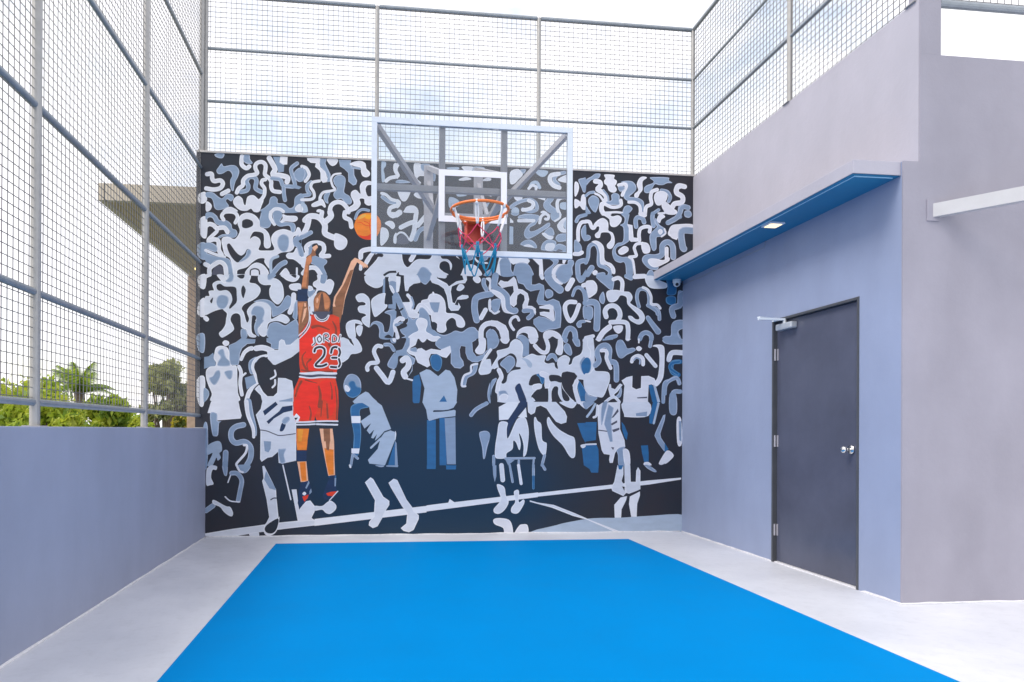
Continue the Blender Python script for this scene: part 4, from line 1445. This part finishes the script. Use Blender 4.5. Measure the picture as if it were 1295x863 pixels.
# ---------------------------------------------------------------- mesh fences
CELL = .0533; WR = .0016
def wires(bm, O, D, Ln, z0, z1, nrm):
    """welded square mesh: thin square bars along D and Z"""
    O = Vector(O); D = Vector(D); nrm = Vector(nrm)
    def bar(a, b, s1, s2):
        vs = [bm.verts.new(p + s1 * i + s2 * j) for p in (a, b) for i, j in ((-1, -1), (1, -1), (1, 1), (-1, 1))]
        for i in range(4):
            j = (i + 1) % 4; bm.faces.new((vs[i], vs[j], vs[4 + j], vs[4 + i]))
    n = int(Ln / CELL); x0 = (Ln - n * CELL) / 2
    for k in range(n + 1):
        x = x0 + k * CELL; p = O + D * x + nrm * WR
        bar(Vector((p.x, p.y, z0)), Vector((p.x, p.y, z1)), D * WR, nrm * WR)
    m_ = int((z1 - z0) / CELL); s0 = ((z1 - z0) - m_ * CELL) / 2
    for k in range(m_ + 1):
        z = z0 + s0 + k * CELL; a = O - nrm * WR; b = a + D * Ln
        bar(Vector((a.x, a.y, z)), Vector((b.x, b.y, z)), Vector((0, 0, WR)), nrm * WR)

def fence(loc, label, O, D, nrm, stations, z_post0, z_top, rails, z_mesh0, rr=.019, pr=.026, top_r=.024, poststart=True, skip_first=False, wr=.0016):
    global WR
    WR = wr
    t = thing('mesh_fence', loc, label, 'fence')
    O = Vector(O); D = Vector(D); nrm = Vector(nrm)
    for s in stations[1:] if skip_first else stations:
        p = O + D * s
        bm = bmesh.new(); tube(bm, (p.x, p.y, z_post0), (p.x, p.y, z_top), pr, 14)
        if z_post0 > .5:
            box(bm, p.x - .045, p.x + .045, p.y - .045, p.y + .045, z_post0, z_post0 + .006)
        part('post', bm, M['steel_pale'], t, False)
    for z in rails:
        for s0, s1 in zip(stations[:-1], stations[1:]):
            a = O + D * (s0 + pr * .9); b = O + D * (s1 - pr * .9)
            bm = bmesh.new(); tube(bm, (a.x, a.y, z), (b.x, b.y, z), top_r if z == rails[-1] else rr, 12)
            part('rail', bm, M['steel_rail'], t, False)
    for s0, s1 in zip(stations[:-1], stations[1:]):
        a = O + D * (s0 + .02) - nrm * .0
        bm = bmesh.new(); wires(bm, a, D, s1 - s0 - .04, z_mesh0, z_top - .01, nrm)
        part('mesh_panel', bm, M['wire'], t)
    return t
ZT = 5.735
fence((-.07, -3.4, PAR), 'tall square mesh fence standing on the low parapet at the left', (-.07, .03, 0), (0, -1, 0), (1, 0, 0),
      [0, 1.73, 3.48, 5.23, 6.98], PAR, ZT, [1.27, 1.862, 2.868, 3.863, 4.848, ZT], 1.29, wr=.00185)
fence((W / 2, .07, H), 'square mesh fence on top of the mural wall behind the backboard', (-.04, .075, 0), (1, 0, 0), (0, -1, 0),
      [0, 1.795, 3.585, W2 + .07], H, 5.72, [4.035, 4.59, 5.145, 5.72], 4.03, rr=.015, pr=.024, top_r=.021, wr=.00195)
fence((W2 + .06, -1.6, H), 'square mesh fence on the upper wall of the right block', (W2 + .030, .075, 0), (0, -1, 0), (-1, 0, 0),
      [0, 1.83, 3.22], H - .01, 5.72, [4.59, 5.145, 5.72], H, rr=.015, pr=.024, top_r=.021, skip_first=True, wr=.00195)
bm = bmesh.new(); box(bm, -.11, W2 + .12, -.012, .155, H + .0005, H + .022, .003); part('coping', bm, M['tan2'], mural_wall)
fence((7.5, YB + .08, 4.0), 'mesh fence above the roof edge at the top right corner', (5.475, YB + .08, 0), (1, 0, 0), (0, -1, 0),
      [0.02, 1.8, 3.6], 3.634, 5.7, [4.03, 4.9, 5.7], 4.04, rr=.026, pr=.026, top_r=.024)

# ---------------------------------------------------------------- basketball hoop
bk = thing('basketball_hoop', (2.583, -1.56, 2.63), 'clear backboard in a white frame with an orange rim, braced off the mural wall', 'basketball hoop')
BX0, BX1, BZ0, BZ1, BY = 1.710, 3.456, 2.630, 3.777, -1.56
FW = .047
bm = bmesh.new()
box(bm, BX0, BX1, BY, BY + .04, BZ1 - FW, BZ1, .003); box(bm, BX0, BX1, BY, BY + .04, BZ0, BZ0 + FW, .003)
box(bm, BX0, BX0 + FW, BY, BY + .04, BZ0 + FW + .0003, BZ1 - FW - .0003, .003); box(bm, BX1 - FW, BX1, BY, BY + .04, BZ0 + FW + .0003, BZ1 - FW - .0003, .003)
part('board_frame', bm, M['frame_white'], bk)
bm = bmesh.new(); box(bm, BX0 + FW + .001, BX1 - FW - .001, BY + .012, BY + .020, BZ0 + FW + .001, BZ1 - FW - .001)
gl = part('glass', bm, M['glass'], bk)
bm = bmesh.new()
TX0, TX1, TZ0, TZ1, TW = 2.281, 2.874, 2.915, 3.362, .052
yy = BY + .0085
box(bm, TX0, TX1, yy, yy + .003, TZ1 - TW, TZ1); box(bm, TX0, TX1, yy, yy + .003, TZ0, TZ0 + TW)
box(bm, TX0, TX0 + TW, yy, yy + .003, TZ0 + TW + .0002, TZ1 - TW - .0002); box(bm, TX1 - TW, TX1, yy, yy + .003, TZ0 + TW + .0002, TZ1 - TW - .0002)
part('target_square', bm, M['line_white'], gl)
by1 = BY + .065
for x in (2.315, 2.858):
    bm = bmesh.new(); beam(bm, (x, by1, BZ0 + .01), (x, by1, BZ1 - .01), .052, .045); part('upright', bm, M['brace'], bk)
for xa, xb in ((BX0 + .01, 2.288), (2.342, 2.831), (2.885, BX1 - .01)):
    bm = bmesh.new(); beam(bm, (xa, by1, 3.205), (xb, by1, 3.205), .044, .05); part('crossbar', bm, M['brace'], bk)
for x, xw in ((2.315, 2.36), (2.858, 2.93)):
    bm = bmesh.new(); beam(bm, (x, by1 + .022, 3.205), (x, -.012, 3.205), .045, .045); part('support_arm', bm, M['brace'], bk)
    bm = bmesh.new(); beam(bm, (x, by1 + .022, 3.36), (x, -.012, 3.965), .045, .045); part('support_arm', bm, M['brace'], bk)
    bm = bmesh.new(); box(bm, x - .05, x + .05, -.012, -.0045, 3.05, 3.99); part('wall_plate', bm, M['brace'], bk)
    bm = bmesh.new(); beam(bm, (x, -.70, 3.20), (x, -.02, 3.80), .035, .035); part('strut', bm, M['brace'], bk)
for s in (-1, 1):
    bm = bmesh.new(); beam(bm, (2.583 + s * .835, BY + .075, BZ1 - .035), (2.586 + s * .272, -.85, 3.215), .045, .045); part('diagonal_brace', bm, M['brace'], bk)
bm = bmesh.new(); beam(bm, (2.34, -.80, 3.205), (2.835, -.80, 3.205), .04, .04); part('strut', bm, M['brace'], bk)
# rim
RX, RY, RZ, RR = 2.578, -1.947, 2.896, .2286
rim_bm = bmesh.new()
path_tube(rim_bm, [(RX + RR * math.cos(2 * math.pi * k / 64), RY + RR * math.sin(2 * math.pi * k / 64), RZ) for k in range(64)], .0115, 12, True)
rim = part('rim', rim_bm, M['rim'], bk, True)
bm = bmesh.new()
for s in (-1, 1):
    beam(bm, (RX + s * .065, BY - .006, RZ - .012), (RX + s * .13, RY + .182, RZ - .010), .012, .022)
path_tube(bm, [(RX + (RR - .004) * math.cos(a), RY + (RR - .004) * math.sin(a), RZ - .019) for a in np.linspace(R(22), R(158), 28)], .0075, 8)
box(bm, RX - .07, RX + .07, RY + RR - .008, BY - .005, RZ - .006, RZ + .002)
part('rim_bracket', bm, M['rim'], rim)
bm = bmesh.new(); box(bm, RX - .072, RX + .072, BY - .012, BY + .0075, RZ - .155, RZ + .02, .004)
for s in (-1, 1): box(bm, RX + s * .07 - .005, RX + s * .07 + .005, BY - .12, BY - .0125, RZ - .14, RZ - .012)
part('mounting_plate', bm, M['plate'], bk)
bm = bmesh.new()
# slack net of braided loops: white collar, red lattice, blue ends
def netpt(a, t_, sw=0.):
    r = RR * (1 - .52 * t_ ** .8) + .006 * math.sin(5 * a + 7 * t_)
    return Vector((RX + r * math.cos(a), RY + r * math.sin(a), RZ - .008 - .51 * t_))
nb = 6
tiers = {'net_white': bmesh.new(), 'net_red': bmesh.new(), 'net_blue': bmesh.new()}
for k in range(nb):
    a = 2 * math.pi * (k + .25) / nb; da = 2 * math.pi / nb
    for s in (-1, 1):
        pts = [netpt(a + s * .03 * math.sin(math.pi * q) + .02 * s, .30 * q) for q in np.linspace(0, 1, 7)]
        path_tube(tiers['net_white'], pts, .0062, 6)
        for (t0, t1, a0_, a1_) in ((.30, .46, a, a + s * da / 2), (.46, .62, a + s * da / 2, a)):
            path_tube(tiers['net_red'], [netpt(a0_ + (a1_ - a0_) * q, t0 + (t1 - t0) * q + .02 * math.sin(math.pi * q)) for q in np.linspace(0, 1, 6)], .0040, 6)
        path_tube(tiers['net_blue'], [netpt(a + s * da / 2 * q, .62 + (.98 - .62) * math.sin(q * math.pi / 2) ** 1.3) for q in np.linspace(0, 1, 8)], .0054, 6)
        path_tube(tiers['net_blue'], [netpt(a + s * .04, .56 + .22 * q) for q in np.linspace(0, 1, 4)], .0058, 6)
    path_tube(tiers['net_white'], [netpt(a, 0) + Vector((0, 0, .02)), netpt(a, 0) + Vector((0, 0, -.02))], .013, 8)
net_bm = bmesh.new()
for i, k_ in enumerate(('net_white', 'net_red', 'net_blue')):
    for f in tiers[k_].faces: f.material_index = i
    me_ = bpy.data.meshes.new('tmp'); tiers[k_].to_mesh(me_); net_bm.from_mesh(me_); bpy.data.meshes.remove(me_); tiers[k_].free()
part('net', net_bm, [M['net_white'], M['net_red'], M['net_blue']], bk, True)
bm.free()

# ---------------------------------------------------------------- neighbouring shelter beyond the fence
sh = thing('neighbouring_shelter', (-1.2, 2.5, -7), 'tan roofed shelter with a brown underside, behind the left fence and the mural wall', 'shelter')
bm = bmesh.new(); box(bm, -1.22, 4.6, .62, 4.6, 3.66, 3.80, .004); part('roof', bm, M['brown'], sh)
bm = bmesh.new(); box(bm, -1.24, 4.6, .55, .618, 3.65, 3.84, .004); box(bm, -1.30, -1.222, .55, 4.6, 3.65, 3.84, .004); part('fascia', bm, M['tan'], sh)
for x, y in ((-1.33, 4.3), (4.3, 4.3)):
    bm = bmesh.new(); box(bm, x, x + .30, y, y + .30, -7, 3.658, .01); part('column', bm, M['brick'], sh)
bm = bmesh.new(); box(bm, -1.22, 4.6, .7, 4.6, -7, -.6); part('base', bm, M['podium'], sh)
t = thing('lantern', (-1.0, 3.9, 3.6), 'small glowing yellow lamp under the neighbouring shelter roof', 'light')
bm = bmesh.new(); tube(bm, (-.98, 3.6, 3.62), (-.98, 3.6, 3.66), .07, 16); part('housing', bm, M['tan'], t)
bm = bmesh.new(); tube(bm, (-.98, 3.6, 3.60), (-.98, 3.6, 3.619), .06, 16); part('bulb', bm, M['lamp2'], t)

# ---------------------------------------------------------------- trees beyond the parapet
def leaf(bm, p, sz, mi, rnd):
    d = Vector((rnd.gauss(0, 1), rnd.gauss(0, 1), rnd.gauss(0, .7))).normalized()
    u = d.orthogonal().normalized(); u.rotate(Matrix.Rotation(rnd.uniform(0, 6.28), 3, d)); v = d.cross(u)
    l = sz * rnd.uniform(.7, 1.3); w = l * .42
    vs = [bm.verts.new(p + u * a + v * b_) for a, b_ in ((-l, 0), (0, -w), (l, 0), (0, w))]
    f = bm.faces.new(vs); f.material_index = mi

def tree(name, label, x, y, ztop, rad, hgt, mats, n, seed, lumps=14, sz=.085, gappy=.0):
    rnd = random.Random(seed)
    t = thing(name, (x, y, -7), label, 'tree', 'trees beyond the parapet')
    zc = ztop - hgt * .45
    cents = []
    for k in range(lumps):
        a = rnd.uniform(0, 6.28); rr_ = rad * math.sqrt(rnd.random()) * .78
        zz = zc + rnd.uniform(-.5, .36) * hgt * (1 - .45 * (rr_ / rad) ** 2)
        cents.append((Vector((x + rr_ * math.cos(a), y + rr_ * math.sin(a), zz)), rad * rnd.uniform(.24, .40) * (1 - gappy * .4)))
    bm = bmesh.new()
    path_tube(bm, [(x, y, -7), (x + .1, y, -4), (x, y + .1, -1.6), (x + .05, y, zc)], [.28, .22, .16, .07], 9)
    for c, r_ in cents:
        j = Vector((x, y, min(-1.0, zc - hgt * .25) + rnd.uniform(-.4, .8)))
        path_tube(bm, [j, (j + c) / 2 + Vector((rnd.uniform(-.2, .2), rnd.uniform(-.2, .2), .1)), c], [.07, .04, .015], 6)
    part('trunk', bm, M['trunk'], t, True)
    bm = bmesh.new()
    for i in range(n):
        c, r_ = cents[rnd.randrange(len(cents))]
        d = Vector((rnd.gauss(0, 1), rnd.gauss(0, 1), rnd.gauss(0, 1))).normalized()
        p = c + d * r_ * (rnd.random() ** .4) * Vector((1, 1, .8)).length / 1.6
        if rnd.random() < .12: p += d * r_ * .25
        clump = hash((round(p.x * 2.2), round(p.y * 2.2), round(p.z * 2.6), seed)) % 10
        mi = 0 if clump < 4 else (1 if clump < 8 else 2)
        if rnd.random() < .2: mi = rnd.randrange(3)
        leaf(bm, p, sz, mi, rnd)
    part('crown', bm, mats, t)
    return t

CAM = Vector((1.746, -7.337, 1.133))
def far(px, dist):
    """bearing of a tree on the site plan, as an angle offset, at a distance"""
    fw = Vector((.11203, .99370, 0)); rt = Vector((.99369, -.11204, 0))
    p = CAM + (fw + rt * ((px - 570.4) / 860.2)) * dist
    return p.x, p.y
tz = lambda py, dist: 1.133 + (543.5 - py) / 860.2 * dist
x, y = far(40, 15); tree('leafy_tree', 'bright green leafy tree at the far left, seen through the mesh', x, y, tz(478, 15), 1.5, 3.2, LEAF, 12000, 3, 26)
x, y = far(-25, 13); tree('leafy_tree', 'broad green tree cut by the left edge of the photo', x, y, tz(488, 13), 1.3, 3.0, LEAF, 8000, 5, 20)
x, y = far(108, 13.5); tree('leafy_tree', 'dense green leafy tree in front of the palm', x, y, tz(487, 13.5), 1.05, 2.6, LEAF, 10000, 9, 22)
x, y = far(160, 16); tree('leafy_tree', 'low rounded green tree between the palm and the second fence post', x, y, tz(503, 16), 1.0, 2.2, LEAF, 8000, 12, 18)
x, y = far(75, 12.5); tree('leafy_tree', 'low green treetop between the first fence post and the palm', x, y, tz(502, 12.5), .8, 1.8, LEAF, 6000, 15, 14)
x, y = far(214, 19); tree('airy_tree', 'tall grey green tree with sky showing through its crown', x, y, tz(452, 19), .95, 3.4, LEAFG, 8500, 21, 26, .075, .6)
x, y = far(224, 13); tree('golden_shrub_tree', 'yellow green treetop just above the parapet by the mural corner', x, y, tz(524, 13), .45, 1.2, LEAFY, 3000, 31, 10, .055)
x, y = far(192, 13.5); tree('leafy_tree', 'small bright green treetop beside the second fence post', x, y, tz(522, 13.5), .45, 1.2, LEAF, 3000, 33, 10, .055)

# palm
px_, py_ = far(100, 18)
t = thing('palm_tree', (px_, py_, -7), 'palm with spiky arching fronds rising above the green trees', 'palm', 'trees beyond the parapet')
ptop = Vector((px_, py_, tz(497, 18)))
bm = bmesh.new(); path_tube(bm, [(px_, py_, -7), (px_ + .2, py_, -3), tuple(ptop)], [.2, .16, .13], 10); part('trunk', bm, M['trunk'], t, True)
rnd = random.Random(4); fr = bmesh.new()
for k in range(13):
    a = k * 2.39996; el = R(rnd.uniform(25, 88)); Lf = rnd.uniform(.8, 1.1)
    h = Vector((math.cos(a), math.sin(a), 0)); pts = []
    p = ptop.copy(); e = el
    for i in range(12):
        pts.append(p.copy()); p = p + (h * math.cos(e) + Vector((0, 0, math.sin(e)))) * (Lf / 11); e -= R(6)
    path_tube(fr, pts, [.018 - .0013 * i for i in range(12)], 5)
    side = h.cross(Vector((0, 0, 1)))
    for i in range(1, 12):
        for s in (-1, 1):
            for q in range(3):
                b_ = pts[i - 1].lerp(pts[i], q / 3); ll = .34 * math.sin(math.pi * (i + .6) / 13) + .05
                tip = b_ + side * s * ll * .8 + h * ll * .5 + Vector((0, 0, -ll * .35))
                wv = (pts[i] - pts[i - 1]).normalized() * .018
                f = fr.faces.new([fr.verts.new(v) for v in (b_ - wv, b_ + wv, tip)]); f.material_index = 1 if rnd.random() < .6 else 0
part('crown', fr, [LEAF[1], LEAF[2]], t)

# ---------------------------------------------------------------- camera
camd = bpy.data.cameras.new('camera'); cam = bpy.data.objects.new('camera', camd); COL.objects.link(cam)
rr_ = Vector((.99369107, -.11203819, .00505031)); uu_ = Vector((-.00528895, -.00183285, .99998433)); ff_ = Vector((.11202717, .99370221, .00241386))
mtx = Matrix(((rr_.x, uu_.x, -ff_.x, CAM.x), (rr_.y, uu_.y, -ff_.y, CAM.y), (rr_.z, uu_.z, -ff_.z, CAM.z), (0, 0, 0, 1)))
cam.matrix_world = mtx
camd.sensor_width = 36; camd.sensor_fit = 'HORIZONTAL'
camd.lens = 860.2 / 1295 * 36
camd.shift_x = (647.5 - 570.4) / 1295; camd.shift_y = (541.8 - 431.5) / 1295
camd.clip_start = .05; camd.clip_end = 1200
scene.camera = cam

# ---------------------------------------------------------------- light: bright thin overcast
EL, AZ = R(50), R(250)       # sun direction, compass from +Y clockwise
wd = bpy.data.worlds.new('World'); scene.world = wd; wd.use_nodes = True
nt = wd.node_tree; N = nt.nodes.new; L = nt.links.new
bg = nt.nodes['Background']; bg.inputs['Strength'].default_value = .1
sky = N('ShaderNodeTexSky'); sky.sky_type = 'NISHITA'; sky.sun_disc = False
sky.sun_elevation = EL; sky.sun_rotation = AZ; sky.dust_density = 2.; sky.air_density = 1.
tc = N('ShaderNodeTexCoord'); mp = N('ShaderNodeMapping'); mp.inputs['Scale'].default_value = (1, 1, 2.2)
mp.inputs['Location'].default_value = (.35, .1, .0)
L(tc.outputs['Generated'], mp.inputs[0])
n1 = N('ShaderNodeTexNoise'); n1.inputs['Scale'].default_value = 3.4; n1.inputs['Detail'].default_value = 9; n1.inputs['Roughness'].default_value = .58
L(mp.outputs[0], n1.inputs['Vector'])
rp = N('ShaderNodeValToRGB'); rp.color_ramp.elements[0].position = .34; rp.color_ramp.elements[1].position = .51
rp.color_ramp.elements[0].color = (.25, .25, .25, 1); rp.color_ramp.elements[1].color = (1, 1, 1, 1)
L(n1.outputs['Fac'], rp.inputs[0])
cl = N('ShaderNodeRGB'); cl.outputs[0].default_value = (9.9, 9.8, 10.2, 1)
mx = N('ShaderNodeMix'); mx.data_type = 'RGBA'
sb = N('ShaderNodeMix'); sb.data_type = 'RGBA'; sb.blend_type = 'MULTIPLY'; sb.inputs[0].default_value = 1.; sb.inputs[7].default_value = (3.1, 2.6, 2.1, 1)
L(sky.outputs[0], sb.inputs[6])
L(rp.outputs[0], mx.inputs[0]); L(sb.outputs[2], mx.inputs[6]); L(cl.outputs[0], mx.inputs[7]); L(mx.outputs[2], bg.inputs['Color'])
sun = bpy.data.lights.new('sun', 'SUN'); so = bpy.data.objects.new('sun', sun); COL.objects.link(so)
sun.energy = 1.5; sun.angle = R(25); sun.color = (1, .965, .92)
sdv = Vector((math.sin(AZ) * math.cos(EL), math.cos(AZ) * math.cos(EL), math.sin(EL)))
so.rotation_euler = sdv.to_track_quat('Z', 'Y').to_euler()

vs = scene.view_settings; vs.view_transform = 'Standard'; vs.look = 'None'; vs.exposure = 0.52; vs.gamma = 1; vs.use_curve_mapping = False
scene.cycles.transparent_max_bounces = 16
